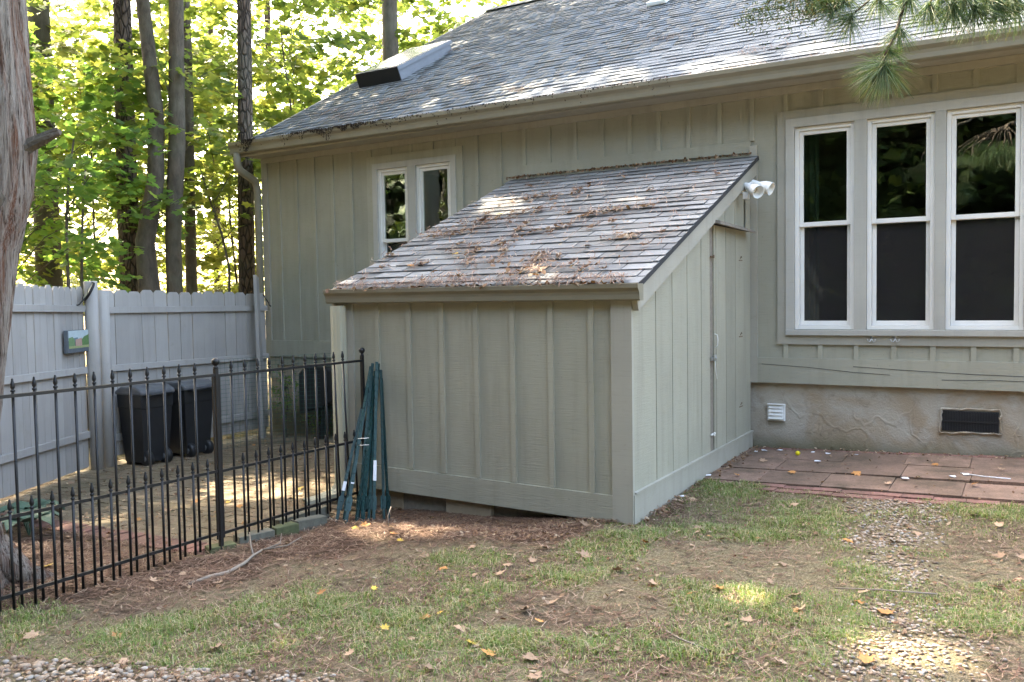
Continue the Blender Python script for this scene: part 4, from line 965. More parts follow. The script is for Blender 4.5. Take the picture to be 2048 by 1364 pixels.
mid=B+np.stack([ax*L*.3*lean,ay*L*.3*lean,L*.6],-1); tip=B+np.stack([ax*L*lean,ay*L*lean,L*(.95-.35*lean)],-1)
V=np.stack([B-side,B+side,mid+side*.8,mid-side*.8,tip],1).reshape(-1,3)
i0=np.arange(n)*5
Fg=np.concatenate([np.stack([i0,i0+1,i0+2,i0+3],-1),np.stack([i0+3,i0+2,i0+4,i0+4],-1)])
me=bpy.data.meshes.new('lawn_grass'); me.vertices.add(len(V)); me.vertices.foreach_set('co',V.astype(np.float32).ravel())
quads=np.stack([i0,i0+1,i0+2,i0+3],-1).ravel(); tris=np.stack([i0+3,i0+2,i0+4],-1).ravel()
me.loops.add(len(quads)+len(tris)); me.loops.foreach_set('vertex_index',np.concatenate([quads,tris]).astype(np.int32))
me.polygons.add(2*n); me.polygons.foreach_set('loop_start',np.concatenate([np.arange(n)*4,4*n+np.arange(n)*3]).astype(np.int32)); me.polygons.foreach_set('loop_total',np.concatenate([np.full(n,4),np.full(n,3)]).astype(np.int32))
me.materials.append(M['grass']); me.update(calc_edges=True)
obj_stuff('lawn_grass',me,'thin patchy green grass growing through straw in the yard','grass')
def straws(name,x,y,z,L,w,mat,pitch=None,label='',cat='pine straw',nrm=None):
    n=len(x); a=nr.uniform(0,6.28,n); p=pitch if pitch is not None else nr.normal(0,.12,n)
    d=np.stack([np.cos(a)*np.cos(p),np.sin(a)*np.cos(p),np.sin(p)],-1)
    if nrm is not None: d[:,2]+=d[:,1]*nrm
    s=np.stack([-np.sin(a),np.cos(a),0*a],-1)*w; c=np.stack([x,y,z],-1); b_=nr.normal(0,.1,n)[:,None]*np.stack([-np.sin(a),np.cos(a),0*a],-1)*L[:,None]
    q=np.stack([c-d*L[:,None]/2-s,c+b_-s,c+b_+s,c-d*L[:,None]/2+s],1); q2=np.stack([c+b_-s,c+d*L[:,None]/2-s,c+d*L[:,None]/2+s,c+b_+s],1)
    return np.concatenate([q,q2])
def strawmask(x,y):
    m=.10+.9*np.clip(fnoise(x*2.5,y*2.5,33)-.42,0,1)
    for a,b_ in ((-1.2,-.45),(-.6,-.35),(-1.7,-.5),(-1.8,-1.2),(-1.9,-2.0),(-1.0,-.25)): m=m+.8*np.exp(-((x-a)**2+(y-b_)**2)/.16)
    m=m+.5*np.exp(-((x-.1)**2)/.01)*(y>0)*(y<1.4)
    return np.clip(m-.6*in_strip(x,y),0,1)
x,y=scatter(90000,-3.3,3.4,-4.0,1.2,strawmask); 
xu,yu=nr.uniform(-2.3,-.1,2500),nr.uniform(-.05,.12,2500); x=np.concatenate([x,xu]); y=np.concatenate([y,yu])
z=gz(x,y)+.006+nr.random(len(x))*.012
xs2,ys2=nr.uniform(-5.8,-2.3,2600),nr.uniform(-1.6,2.2,2600)
x=np.concatenate([x,xs2]);y=np.concatenate([y,ys2]);z=np.concatenate([z,gh(xs2,ys2)+.014])
xs3,ys3=nr.uniform(-4.8,-2.2,7000),nr.uniform(-3.2,-1.65,7000)
x=np.concatenate([x,xs3]);y=np.concatenate([y,ys3]);z=np.concatenate([z,gz(xs3,ys3)+.006+nr.random(7000)*.012])
Q=straws('s',x,y,z,nr.uniform(.05,.14,len(x)),.0019,None)
obj_stuff('pine_straw',np_mesh('pine_straw',Q,4,M['straw']),'reddish brown pine straw strewn over the yard','pine straw')
# leaf crumbs
DL=np.array(LEAF[::1]); 
def leaf_polys(c,nrm,size,shape,spin=None):
    n=len(c); nrm=nrm/np.linalg.norm(nrm,axis=1,keepdims=True)
    r=nr.normal(size=(n,3)); a=r-nrm*np.sum(r*nrm,1,keepdims=True); a/=np.linalg.norm(a,axis=1,keepdims=True)+1e-9; b_=np.cross(nrm,a)
    sh=np.array(shape); return c[:,None,:]+(a[:,None,:]*sh[None,:,0:1]+b_[:,None,:]*sh[None,:,1:2])*size[:,None,None]
OVAL=[(0,-.5),(.24,-.2),(.26,.12),(0,.5),(-.26,.12),(-.24,-.2)]
def crumbs(n,x0,x1,y0,y1,zfun,smin,smax,ok=None):
    x=nr.uniform(x0,x1,n); y=nr.uniform(y0,y1,n)
    if ok is not None: k=ok(x,y); x=x[k]; y=y[k]
    m=len(x); c=np.stack([x,y,zfun(x,y)],-1); nn=np.stack([nr.normal(0,.35,m),nr.normal(0,.35,m),np.ones(m)],-1)
    return leaf_polys(c,nn,nr.uniform(smin,smax,m),OVAL)
P=np.concatenate([crumbs(5200,-3,3.4,-4,1.2,lambda x,y:gz(x,y)+.012,.012,.04,allowed),crumbs(2200,-5.9,-2.2,-3.0,2.3,lambda x,y:gh(x,y)+.018,.012,.04),crumbs(260,.05,3.2,1.2,2.85,lambda x,y:gh(x,y)+.016,.008,.03),crumbs(420,.02,3.2,2.68,2.86,lambda x,y:gh(x,y)+.016,.01,.035),crumbs(220,.02,.14,.0,2.8,lambda x,y:gh(x,y)+.016,.012,.05),crumbs(900,-2.3,-.1,-.7,.1,lambda x,y:gh(x,y)+.016,.015,.04)])
obj_stuff('leaf_litter',np_mesh('leaf_litter',P,6,M['deadleaf']),'brown leaf crumbs scattered over yard, pavers and patio','leaf litter')
# needles and crumbs on the shed roof
CL=[(-1.85,2.0,.16),(-1.6,1.55,.2),(-1.98,1.3,.26),(-2.1,1.1,.2),(-1.3,.35,.22),(-.85,.22,.17),(-.45,.2,.13),(-1.5,.75,.14),(-.9,1.35,.12)]
for q in range(60):
    a=rnd.random(); CL.append((rnd.uniform(-2.45,-.05) if a<.6 else rnd.gauss(-1.7,.45),rnd.uniform(.0,2.6),.02+.10*rnd.random()**3))
xx=[];yy=[]
for a,b_,r in CL:
    m=int(360*r); xx.append(nr.normal(a,r*1.0,m)); yy.append(nr.normal(b_,r*.30,m))
xx.append(nr.uniform(-2.55,.03,1300)); yy.append(nr.uniform(-.03,2.7,1300)); xx.append(nr.uniform(-2.5,0,900)); yy.append(nr.normal(-.06,.02,900))
xx=np.concatenate(xx);yy=np.concatenate(yy); k=(xx>-2.58)&(xx<.05)&(yy>-.11)&(yy<2.78); xx=xx[k];yy=yy[k]
zz=SZ0+SS*(yy-SY0)+.02+nr.random(len(xx))*.03
M['roofstraw']=leafy('roof_straw',[(0,(.11,.055,.038)),(.5,(.23,.135,.095)),(.85,(.34,.225,.165)),(1,(.46,.38,.30))],0,.8)
Q=straws('r',xx,yy,zz,nr.uniform(.04,.13,len(xx)),.0026,None,nrm=SS)
so1=obj_stuff('roof_straw',np_mesh('roof_straw',Q,4,M['roofstraw']),'clumps of reddish pine straw caught on the shed roof shingles','pine straw')
P=[]
for a,b_,r in CL:
    m=int(120*r)+2; x=nr.normal(a,r*.6,m); y=nr.normal(b_,r*.35,m); P.append(leaf_polys(np.stack([x,y,SZ0+SS*(y-SY0)+.024],-1),np.stack([nr.normal(0,.4,m),-SS+nr.normal(0,.4,m),np.ones(m)],-1),nr.uniform(.025,.065,m),OVAL))
m=260; x=nr.uniform(-2.5,0,m); y=nr.uniform(-.02,2.7,m); P.append(leaf_polys(np.stack([x,y,SZ0+SS*(y-SY0)+.02],-1),np.stack([nr.normal(0,.2,m),-SS+nr.normal(0,.2,m),np.ones(m)],-1),nr.uniform(.012,.035,m),OVAL))
m=260; x=nr.uniform(-2.55,.0,m); y=nr.normal(-.075,.02,m); P.append(leaf_polys(np.stack([x,y,1.565+nr.random(m)*.02],-1),np.stack([nr.normal(0,.6,m),nr.normal(0,.6,m),np.ones(m)],-1),nr.uniform(.02,.06,m),OVAL))
# top flashing line debris
m=260; x=nr.uniform(-2.6,.02,m); y=nr.normal(2.77,.02,m); P.append(leaf_polys(np.stack([x,y,SZ0+SS*(y-SY0)+.03],-1),nr.normal(size=(m,3)),nr.uniform(.02,.05,m),OVAL))
obj_stuff('roof_leaf_litter',np_mesh('roof_leaf_litter',np.concatenate(P),6,M['deadleaf']),'brown leaf crumbs on the shed roof and in its gutter','leaf litter')
xx=nr.normal(-1.75,.7,50); P=[]
# house roof litter
HC=[(-4.55,3.35,.18),(-4.3,3.55,.12),(-3.9,4.3,.1),(-3.6,3.6,.15),(-5.15,5.55,.1),(-5.0,3.0,.2),(-5.6,3.3,.16),(-2.5,2.9,.12),(.0,2.95,.12),(-1.3,4.0,.12)]
xx=[];yy=[]
for a,b_,r in HC: m=int(700*r); xx.append(nr.normal(a,r,m)); yy.append(nr.normal(b_,r*.4,m))
xx.append(nr.uniform(-6.3,2.5,700)); yy.append(nr.uniform(2.65,6.5,700)); xx.append(nr.uniform(-6.4,2.5,1300)); yy.append(nr.normal(2.47,.03,1300))
xx=np.concatenate(xx);yy=np.concatenate(yy);k=(yy>2.39)&(xx>-6.37);xx=xx[k];yy=yy[k]
zz=EZ+SLOPE*(yy-EY)+.012+nr.random(len(xx))*.01
Q=straws('r',xx,yy,zz,nr.uniform(.05,.14,len(xx)),.0018,None,nrm=SLOPE)
obj_stuff('gutter_straw',np_mesh('gutter_straw',Q,4,M['straw']),'pine straw lying on the house roof along the gutter','pine straw')
# dark clots hanging over the house gutter
m=1500; x=np.concatenate([nr.normal(-6.1,.07,300),nr.normal(-4.95,.25,450),nr.normal(-4.4,.18,350),nr.uniform(-5.6,-3.4,250),nr.uniform(-3.4,-.6,150)]); x=np.round(x/.035)*.035+nr.normal(0,.008,m) 
hang=nr.random(m)**1.5*.16*np.clip(fnoise(x*9,x*0+2,4)*2-.55,.03,1); c=np.stack([x,EY-.126-nr.random(m)*.006,3.512-.005*(x+6.4)-hang],-1)
P=leaf_polys(c,np.stack([nr.normal(0,.3,m),-np.ones(m),nr.normal(0,.3,m)],-1),nr.uniform(.012,.026,m),OVAL)
obj_stuff('gutter_debris',np_mesh('gutter_debris',P,6,M['gunk']),'dark rotting leaf debris hanging over the house gutter edge','debris')
# pebbles
import bmesh
bm=bmesh.new(); bmesh.ops.create_icosphere(bm,subdivisions=1,radius=1); iv=np.array([v.co[:] for v in bm.verts]); it=np.array([[v.index for v in f.verts] for f in bm.faces]); bm.free()
def pebble_mesh(name,x,y,s):
    n=len(x); sc=s[:,None]*np.stack([nr.uniform(.8,1.25,n),nr.uniform(.7,1.0,n),nr.uniform(.45,.7,n)],-1); a=nr.uniform(0,6.28,n)
    V=iv[None]*sc[:,None,:]*(1+nr.normal(0,.08,(n,len(iv),1))); ca_,sa_=np.cos(a)[:,None],np.sin(a)[:,None]
    V=np.stack([V[...,0]*ca_-V[...,1]*sa_+x[:,None],V[...,0]*sa_+V[...,1]*ca_+y[:,None],V[...,2]+((0 if len(x)==1 else gz(x,y))+s*.30)[:,None]],-1)
    Ff=(np.arange(n)[:,None,None]*len(iv)+it[None]).reshape(-1,3); return np_mesh_faces(name,V.reshape(-1,3),Ff,M['pebble'],True)
def pmask(x,y): return np.clip(in_strip(x,y)*(.35+fnoise(x*4,y*4,7))+.9*leftpeb(x,y)*(.3+fnoise(x*3,y*3,8)),0,1)
x,y=scatter(80000,-3,3,-4,1.2,pmask); s=nr.uniform(.006,.0135,len(x)); s=np.where(leftpeb(x,y)>.2,s*1.35,s)
obj_stuff('pebbles',pebble_mesh('pebbles',x,y,s),'small tan river pebbles showing through the grass','pebbles')
pme=[pebble_mesh('pebble',np.zeros(1),np.zeros(1),np.ones(1)*1.0) for _ in range(4)]
for q in range(26):
    x=rnd.uniform(-1.8,-.1); y=-2.68+.334*x+rnd.uniform(-.3,.0); s=rnd.uniform(.017,.027)
    o=inst('pebble',pme[q%4],None,(x,y,float(gz(x,y))+s*.05),(0,0,rnd.uniform(0,6)),(s,s,s)); tag(o,'larger pale river pebble among the small pebbles at lawn edge','pebble','larger pebbles at the lawn edge')

# ------------------------------------------------------------------ trees
MAPLE=[(0,-.5),(.16,-.3),(.45,-.32),(.36,-.05),(.52,.2),(.22,.2),(0,.58),(-.22,.2),(-.52,.2),(-.36,-.05),(-.45,-.32),(-.16,-.3)]
DIA=[(0,-.5),(.3,-.05),(0,.5),(-.3,-.05)]
SUNV=np.array(SUN)
sa1=np.cross(SUNV,[0,0,1.]); sa1/=np.linalg.norm(sa1); sb1=np.cross(sa1,SUNV)
# canopy leaves are cut out so sun patches land at these spots: (point, radius)
GAPS=[((-3.45,.2,-.13),.5),((-3.15,.42,-.12),.30),((-3.8,0,-.13),.25),((-1.5,-.75,-.07),.22),((-1.2,-.65,-.05),.16),((.6,-.22,0),.10),((1.80,-1.40,0),.18),((1.05,-1.05,0),.10),((-1.0,-3.1,0),.25),
 ((-1.9,2.4,2.6),.22),((-1.35,2.35,2.58),.2),((-2.1,1.8,2.35),.24),((-2.3,2.2,2.5),.2),((-.7,2.4,2.6),.1),((-.75,1.8,2.35),.1),((-.3,2.3,2.55),.08),
 ((-5.0,6.9,5.95),.2),((-4.7,6.2,5.55),.22),((-5.5,6.1,5.5),.2),((-2.0,2.9,3.72),.36),((-2.6,2.95,3.75),.3),((-1.4,2.9,3.72),.26),((-.2,2.7,3.6),.28),((-3.7,3.0,3.8),.16),((.6,2.75,3.6),.18),((-3.75,3.73,4.2),.16)]
GA=np.array([[np.dot(p,sa1),np.dot(p,sb1),r] for p,r in GAPS]); GZ=np.array([np.dot(p,SUNV) for p,r in GAPS])
def gap_keep(c):
    a=c@sa1; b_=c@sb1; keep=np.ones(len(c),bool)
    for q in range(len(GA)):
        d=np.hypot(a-GA[q,0],b_-GA[q,1])/(GA[q,2]*1.0+.06); keep&=~((d<1)&(c@SUNV>GZ[q]+1.5)&(nr.random(len(c))<1.25-d*.4))
    return keep
def spray_cloud(cx,cy,cz,rx,ry,rz_,nspray,per,rs,shell=.35):
    d=nr.normal(size=(nspray,3)); d/=np.linalg.norm(d,axis=1,keepdims=True); r=(shell+(1-shell)*nr.random(nspray))**.6
    sc=np.array([cx,cy,cz])+d*r[:,None]*np.array([rx,ry,rz_])
    out=[];nn=[]
    tl=nr.normal(0,.25,(nspray,2))
    for k in range(nspray):
        m=int(per*nr.uniform(.6,1.4)); a=nr.uniform(0,6.28,m); q=np.sqrt(nr.random(m))*rs*nr.uniform(.7,1.3)
        px,py=q*np.cos(a),q*np.sin(a)*.7; pz_=px*tl[k,0]+py*tl[k,1]-.25*q*q/rs+nr.normal(0,.05,m)
        out.append(np.stack([px,py,pz_],-1)+sc[k]); nn.append(np.stack([nr.normal(tl[k,0]*-1,.4,m),nr.normal(tl[k,1]*-1,.4,m),np.ones(m)],-1))
    return np.concatenate(out),np.concatenate(nn),sc
def trunk_path(x,y,h,lean=(0,0),wig=.05,n=9,z0=None):
    z0=float(gh(x,y))-.15 if z0 is None else z0; pts=[]
    for k in range(n):
        f=k/(n-1); pts.append((x+lean[0]*f+wig*math.sin(2.1*f*3+x)*f,y+lean[1]*f+wig*math.cos(1.7*f*3+y)*f,z0+h*f))
    return pts
def taper(r0,r1,n): return [r0*(1.35 if k==0 else 1.06 if k==1 else 1)*(1-k/(n-1))+r1*k/(n-1) for k in range(n)]
def tree(name,x,y,label,bk,h,r0,r1,crown,mat,group=None,lean=(0,0),wig=.05,leaf=.1,shape=MAPLE,limbs=6,extra=None,ngap=True,cat='tree',limbz=0):
    z=float(gh(x,y)); t=thing(name,(x,y,z),label,cat,group)
    pts=trunk_path(x,y,h,lean,wig); tr=MB().tube(pts,taper(r0,r1,len(pts)),14,lambda k,i:.05*math.sin(i*2.7+k*1.3)).build('trunk',M[bk],t,True)
    if extra:
        for ep,er in extra: MB().tube(ep,er,12,lambda k,i:.05*math.sin(i*2.7+k*1.3)).build('trunk',M[bk],t,True)
    cs=[];ns=[];mb=MB()
    for (cx,cy,cz,rx,ry,rz_,nsp,per,rs) in crown:
        c,nrm,sc=spray_cloud(cx,cy,cz,rx,ry,rz_,nsp,per,rs); cs.append(c); ns.append(nrm)
        for s in sc[:max(3,nsp//3)]:
            zz=max(z+.6,limbz,min(max(limbz,pts[-1][2]),s[2]-.5*math.hypot(s[0]-x,s[1]-y)-.2)); f=min(1,max(0,(zz-pts[0][2])/h)); b0=Vector((x+lean[0]*f,y+lean[1]*f,zz)); e=Vector(s); md=(b0+e)/2+Vector((0,0,.12))
            mb.tube([b0,md,e],[max(.008,r1*.35),max(.006,r1*.2),.004],5)
    if mb.v: tag(mb.build('limbs',M[bk],t,True),kind='stuff')
    c=np.concatenate(cs); nn=np.concatenate(ns)
    if ngap: k=gap_keep(c); c=c[k]; nn=nn[k]
    P=leaf_polys(c,nn,nr.uniform(.6,1.25,len(c))*leaf,shape)
    o=bpy.data.objects.new('crown',np_mesh('crown',P,len(shape),M[mat])); link(o,t); return t
# tall trees whose trunks show in the wood; crowns high above
CAN=lambda x,y,z,r,n,per=26,rs=.75:[(x,y,z,r,r,r*.75,n,per,rs)]
tree('pine_tree',-11.47,3.0,'dark barked tall tree wrapped in leaves beside the rough cedar trunk','darkbark',13,.2,.14,CAN(-11.3,2.6,11.5,3.4,170),'canopy',leaf=.24,shape=DIA,limbz=7.2)
tree('pine_tree',-8.55,2.43,'straight pine with plated brown bark rising behind the round fence posts','pinebark',12.5,.145,.09,CAN(-8.8,2.8,10.8,3.4,210),'canopy',leaf=.24,shape=DIA,limbz=7.2)
tree('pine_tree',-7.33,3.38,'straight pine with plated bark right beside the house downspout','pinebark',12.5,.115,.08,CAN(-7.6,5.0,11.0,3.5,240),'canopy',leaf=.24,shape=DIA,limbz=7.2,lean=(.15,.05))
ex=[([(-7.33,2.05,-.3),(-7.42,2.05,.6),(-7.62,2.02,1.7),(-7.66,2.02,2.3),(-7.50,2.1,3.1),(-7.52,2.15,4.0),(-7.80,2.2,5.6),(-8.0,2.3,8.5)],[.24,.19,.135,.12,.105,.095,.085,.05]),
    ([(-7.30,2.15,.1),(-7.35,2.2,1.2),(-7.40,2.25,2.4),(-7.32,2.3,3.6),(-7.30,2.35,5.4),(-7.2,2.3,8.5)],[.12,.105,.10,.105,.09,.05])]
tree('maple_tree',-7.1,1.95,'twin stemmed grey maple with swollen leaning base behind the fence','greybark',1.6,.13,.03,CAN(-7.6,1.2,9.5,3.2,180),'canopy',leaf=.24,shape=DIA,limbz=7.2,lean=(-.2,.1),extra=ex,limbs=0)
tree('grey_tree',-8.64,3.52,'smooth grey trunk standing between twin maple and plated pine','greybark',9,.085,.065,CAN(-9.2,3.8,8.8,2.2,50),'canopy',leaf=.22,shape=DIA,limbz=7)
tree('pine_tree',-13.14,7.85,'slender far pine trunk seen between grey trunk and plated pine','pinebark',11,.10,.06,CAN(-13,8,11.5,2.2,40),'canopy',leaf=.25,shape=DIA,ngap=False)
tree('pine_tree',-12.2,8.62,'slender pale trunk far behind the pine beside the downspout','pinebark',13,.09,.06,CAN(-12,9,12.5,2.4,40),'canopy',leaf=.25,shape=DIA,ngap=False)
tree('shade_tree',-7.2,-1.9,'tall oak left of the picket fence, added out of view to shade the yard','darkbark',11,.2,.1,[(-7.2,-1.5,9.6,3.4,3.0,2.3,200,26,.75)],'canopy',leaf=.24,shape=DIA,limbz=7.2)  # unseen tree added to throw shade over the yard
tree('shade_tree',-11.0,-2.2,'tall oak beyond the picket panel, added out of view to shade the yard','darkbark',12,.22,.1,[(-11,-1.8,11,3.6,3.2,2.6,140,26,.8)],'canopy',leaf=.24,shape=DIA,limbz=7.2)  # another out-of-view tree, added for yard shade
tree('shade_tree',-8.0,7.6,'tall oak at the gable end with a crown added to shade the house roof','darkbark',12.5,.2,.1,[(-7.6,7.2,11.5,3.6,3.4,2.2,210,26,.75),(-4.3,6.0,12.2,3.3,3.6,1.6,120,26,.75)],'canopy',leaf=.24,shape=DIA,limbz=7.2)  # second crown added to keep the roof in shade
for x,y,lab in ((-12,-6,'tall oak on the far side of the cedar, added to shade the open lawn'),(-8,-6.3,'tall oak south of the picket fence, added to shade the open lawn'),(-4,-6.6,'tall oak closest to the cedar, added to shade the lawn'),(-12.5,-10,'tall oak at the wood edge, added to shade the lawn'),(-8.5,-10,'tall oak between the wood edge and the lawn, added to shade it'),(-4.2,-10.2,'tall oak in front of the wood, added to shade the lawn')):  # out-of-view trees added to shade the lawn and cut its bounce light
    tree('shade_tree',x,y,lab,'darkbark',11.5,.2,.1,[(x,y,10,3.0,2.8,2.2,95,22,.8)],'canopy','oaks added to shade the lawn',leaf=.3,shape=DIA,limbz=7.2)
# understory maples with readable leaves
US='understory maples in the wood'
def und(x,y,r,z0,z1,n,label,mat='maple',leaf=.105,lean=(0,0)):
    tree('understory_maple',x,y,label,'darkbark',z1-.4,.03,.01,[(x,y,(z0+z1)/2,r,r,(z1-z0)/2,int(n*.72),38,.5)],mat,US,lean=lean,wig=.25,leaf=leaf*1.3)
und(-9.0,1.1,1.9,1.0,5.2,95,'leafy young maple behind the fence panel with the plaque','mapledark')
und(-8.4,2.95,1.35,2.3,6.2,70,'leafy maple between the plated pine and twin maple','maple')
und(-11.2,3.6,2.2,1.0,6.2,120,'yellow green maple behind the dark wrapped tree','yellowgreen',.11)
und(-10.4,6.0,2.4,1.0,7.2,140,'bright maple filling the gap behind grey trunk','yellowgreen',.12)
und(-8.5,5.6,1.75,3.2,7.4,120,'leafy maple leaning over the left end of the house roof','maple',.115)
und(-9.3,9.6,2.8,2.4,9.5,170,'tall bright maple behind the skylight','maple',.13)
und(-13.4,6.0,2.8,.8,8.0,130,'pale maple deep in the wood behind the pines','yellowgreen',.13)
und(-8.6,13.2,3.2,4.0,11.2,150,'maple crown rising behind the roof ridge','maple',.15)
und(-12.8,2.2,2.2,.8,7.0,110,'shaded maple behind the rough cedar trunk','mapledark',.12)
und(-7.6,1.1,.7,1.5,4.0,14,'thin dark sapling just behind the thermometer','mapledark',.10)
und(-7.5,.9,1.0,2.6,4.3,20,'leafy maple bough hanging before the plated pine trunk','mapledark',.10)
und(-7.45,3.0,.8,2.2,4.2,18,'leafy maple bough hanging before the grey trunks','maple',.10)
und(-10.6,1.2,1.8,2.6,7.5,90,'leafy maple rising high behind the rough cedar trunk','maple',.11)
und(-12.2,5.4,2.4,3.0,9.0,120,'pale maple rising above the slender far pine','maple',.13)
for x,y,lab in ((-5.75,2.55,'green weedy shrub between the fence end and wire netting'),(-5.3,2.68,'green weedy shrub behind the wire netting by the black box')):
    tree('weedy_shrub',x,y,lab,'darkbark',.6,.012,.006,[(x,y,.25,.22,.16,.42,16,26,.14)],'mapledark',leaf=.05,shape=OVAL,ngap=False,cat='shrub')
# far wood: one mass of leaves beyond the trees
c=[];
for (x,y,z,rx,ry,rz_,nsp) in [(-20,5,4,5,3.5,4.5,110),(-19,11,5,5,4,5.5,130),(-17,17,6,5.5,4,6.5,140),(-14,24,7,6,4,7.5,130),(-7,28,9,6,4,7.5,100),(-24,1,5,4,5,6,110),(-27,15,8,6,6,9,160),(-24,7,8,4,5,7,150),(-21,20,9,5,5,8,130)]:
    cc,nn_,_=spray_cloud(x,y,z,rx,ry,rz_,nsp,40,1.1); k=cc[:,2]>.1; c.append((cc[k],nn_[k]))
cc=np.concatenate([a for a,b_ in c]); nn_=np.concatenate([b_ for a,b_ in c])
P=leaf_polys(cc,nn_,nr.uniform(.7,1.3,len(cc))*.22,DIA)
obj_stuff('far_wood',np_mesh('far_wood',P,4,M['yellowgreen']),'sunlit yellow green leaves of the far wood behind the trunks','wood')
# trees behind the camera that the windows mirror
for (x,y,r,z1,lab) in ((-1.5,-12.5,3.6,10,'dark leafy tree across the yard mirrored in the triple window'),(-13.5,-10.5,4.2,11,'dark leafy tree mirrored in the left house window'),(-7.5,-12,3.8,11,'broad leafy tree beyond the yard opposite the shed'),(4.0,-13.5,3.2,9,'leafy tree opposite the patio beyond the yard')):
    tree('yard_tree',x,y,lab,'darkbark',z1*.8,.2,.06,[(x,y,z1/2+.3,r,r*.8,z1/2,170,34,.9)],'backleaf','trees across the yard',leaf=.26,shape=DIA,ngap=False)

c=[]
for (x,y,z,rx,ry,rz_,nsp) in [(-22,-11.5,6,6,2.5,7.5,260),(-13,-12.5,6,5.5,2.2,7.5,300),(-5,-13,6,5.5,2.2,7.5,320),(3,-13.5,6,5.5,2.2,7.5,320),(11,-13,5,5,2.5,6,240),(-29,-6,6,4,6,7,130),(14,-4,3,3,8,4,260),(-20,-12,1.2,7,1.4,1.9,150),(-9,-13,1.2,7,1.4,1.9,160),(0,-13.5,1.2,6,1.4,1.9,160),(8,-13.5,1.2,6,1.4,1.9,120)]:  # right row and extra height added to block low sky; low rows close gaps
    cc,nn_,_=spray_cloud(x,y,z,rx,ry,rz_,int(nsp*1.7),52,1.3,.1); k=cc[:,2]>.1; c.append((cc[k],nn_[k]+np.array([0,1.2,0])))
cc=np.concatenate([a for a,b_ in c]); nn_=np.concatenate([b_ for a,b_ in c])
P=leaf_polys(cc,nn_,nr.uniform(.7,1.3,len(cc))*.5,DIA)
obj_stuff('back_wood',np_mesh('back_wood',P,4,M['backleaf']),'dark green wood across the yard mirrored in the window panes, with rows added to block sky','wood')
# rough cedar trunk in the foreground
AX=[(-2.80,-2.75,-.25),(-2.80,-2.74,.05),(-2.80,-2.72,.42),(-2.80,-2.70,.75),(-2.755,-2.645,1.25),(-2.715,-2.59,1.80),(-2.665,-2.54,2.13),(-2.655,-2.52,2.37),(-2.675,-2.515,2.68),(-2.71,-2.505,3.2),(-2.72,-2.5,4.5),(-2.75,-2.5,7),(-2.8,-2.5,10)]
RD=[.27,.19,.15,.15,.145,.148,.165,.175,.165,.158,.14,.10,.05]
def resample(P,Rr,step):
    out=[];ro=[]
    for k in range(len(P)-1):
        a,b_=Vector(P[k]),Vector(P[k+1]); n=max(1,int((b_-a).length/step))
        for i in range(n): f=i/n; out.append(tuple(a.lerp(b_,f))); ro.append(Rr[k]*(1-f)+Rr[k+1]*f)
    out.append(P[-1]); ro.append(Rr[-1]); return out,ro
cp,cr_=resample(AX,RD,.035)
ced=thing('cedar_tree',(-2.8,-2.75,-.08),'rough barked cedar trunk with broken branch stubs beside the iron fence','tree')
def cw(k,i): 
    z=k*.035; t=i*2*math.pi/120; return .06*math.sin(3*t+z*.9)+.045*math.sin(7*t-z*1.6+1)+.11*(float(fnoise(i*.22,z*1.6,41))-.5)+.16*(float(fnoise(i*.75,z*2.2,42))-.5)
MB().tube(cp,cr_,120,cw).build('trunk',M['cedarbark'],ced,True)
MB().tube([(-2.56,-2.50,2.33),(-2.49,-2.46,2.365),(-2.41,-2.425,2.40),(-2.335,-2.385,2.432)],[.055,.034,.028,.019],11,lambda k,i:.13*math.sin(i*3.1+k)+(.35*math.sin(i*1.7) if k==3 else 0)).build('branch_stub',M['stubwood'],ced)
MB().tube([(-2.56,-2.62,2.05),(-2.51,-2.66,2.11),(-2.47,-2.69,2.17)],[.05,.035,.018],11,lambda k,i:.15*math.sin(i*2.1+k)).build('branch_stub',M['stubwood'],ced)
for a,L in ((-.2,.45),(.9,.4),(-1.2,.5),(2.2,.4)):
    MB().tube([(-2.8+.1*math.cos(a),-2.72+.1*math.sin(a),.12),(-2.8+.3*L/.45*math.cos(a),-2.72+.3*L/.45*math.sin(a),-.03),(-2.8+(.3+L*.5)*math.cos(a),-2.72+(.3+L*.5)*math.sin(a),-.14)],[.12,.07,.03],10).build('root',M['cedarbark'],ced,True)
c,nn,sc=spray_cloud(-3.2,-2.4,7.6,2.6,2.6,2.6,150,26,.6); k=gap_keep(c)
P=leaf_polys(c[k],nn[k],nr.uniform(.6,1.2,k.sum())*.2,DIA); o=bpy.data.objects.new('crown',np_mesh('crown',P,4,M['canopy'])); link(o,ced)
mb=MB()
for s in sc[:40]: mb.tube([(-2.76,-2.5,max(5,s[2]-.8)),tuple(s)],[.03,.008],5)
mb.build('limbs',M['cedarbark'],ced,True)

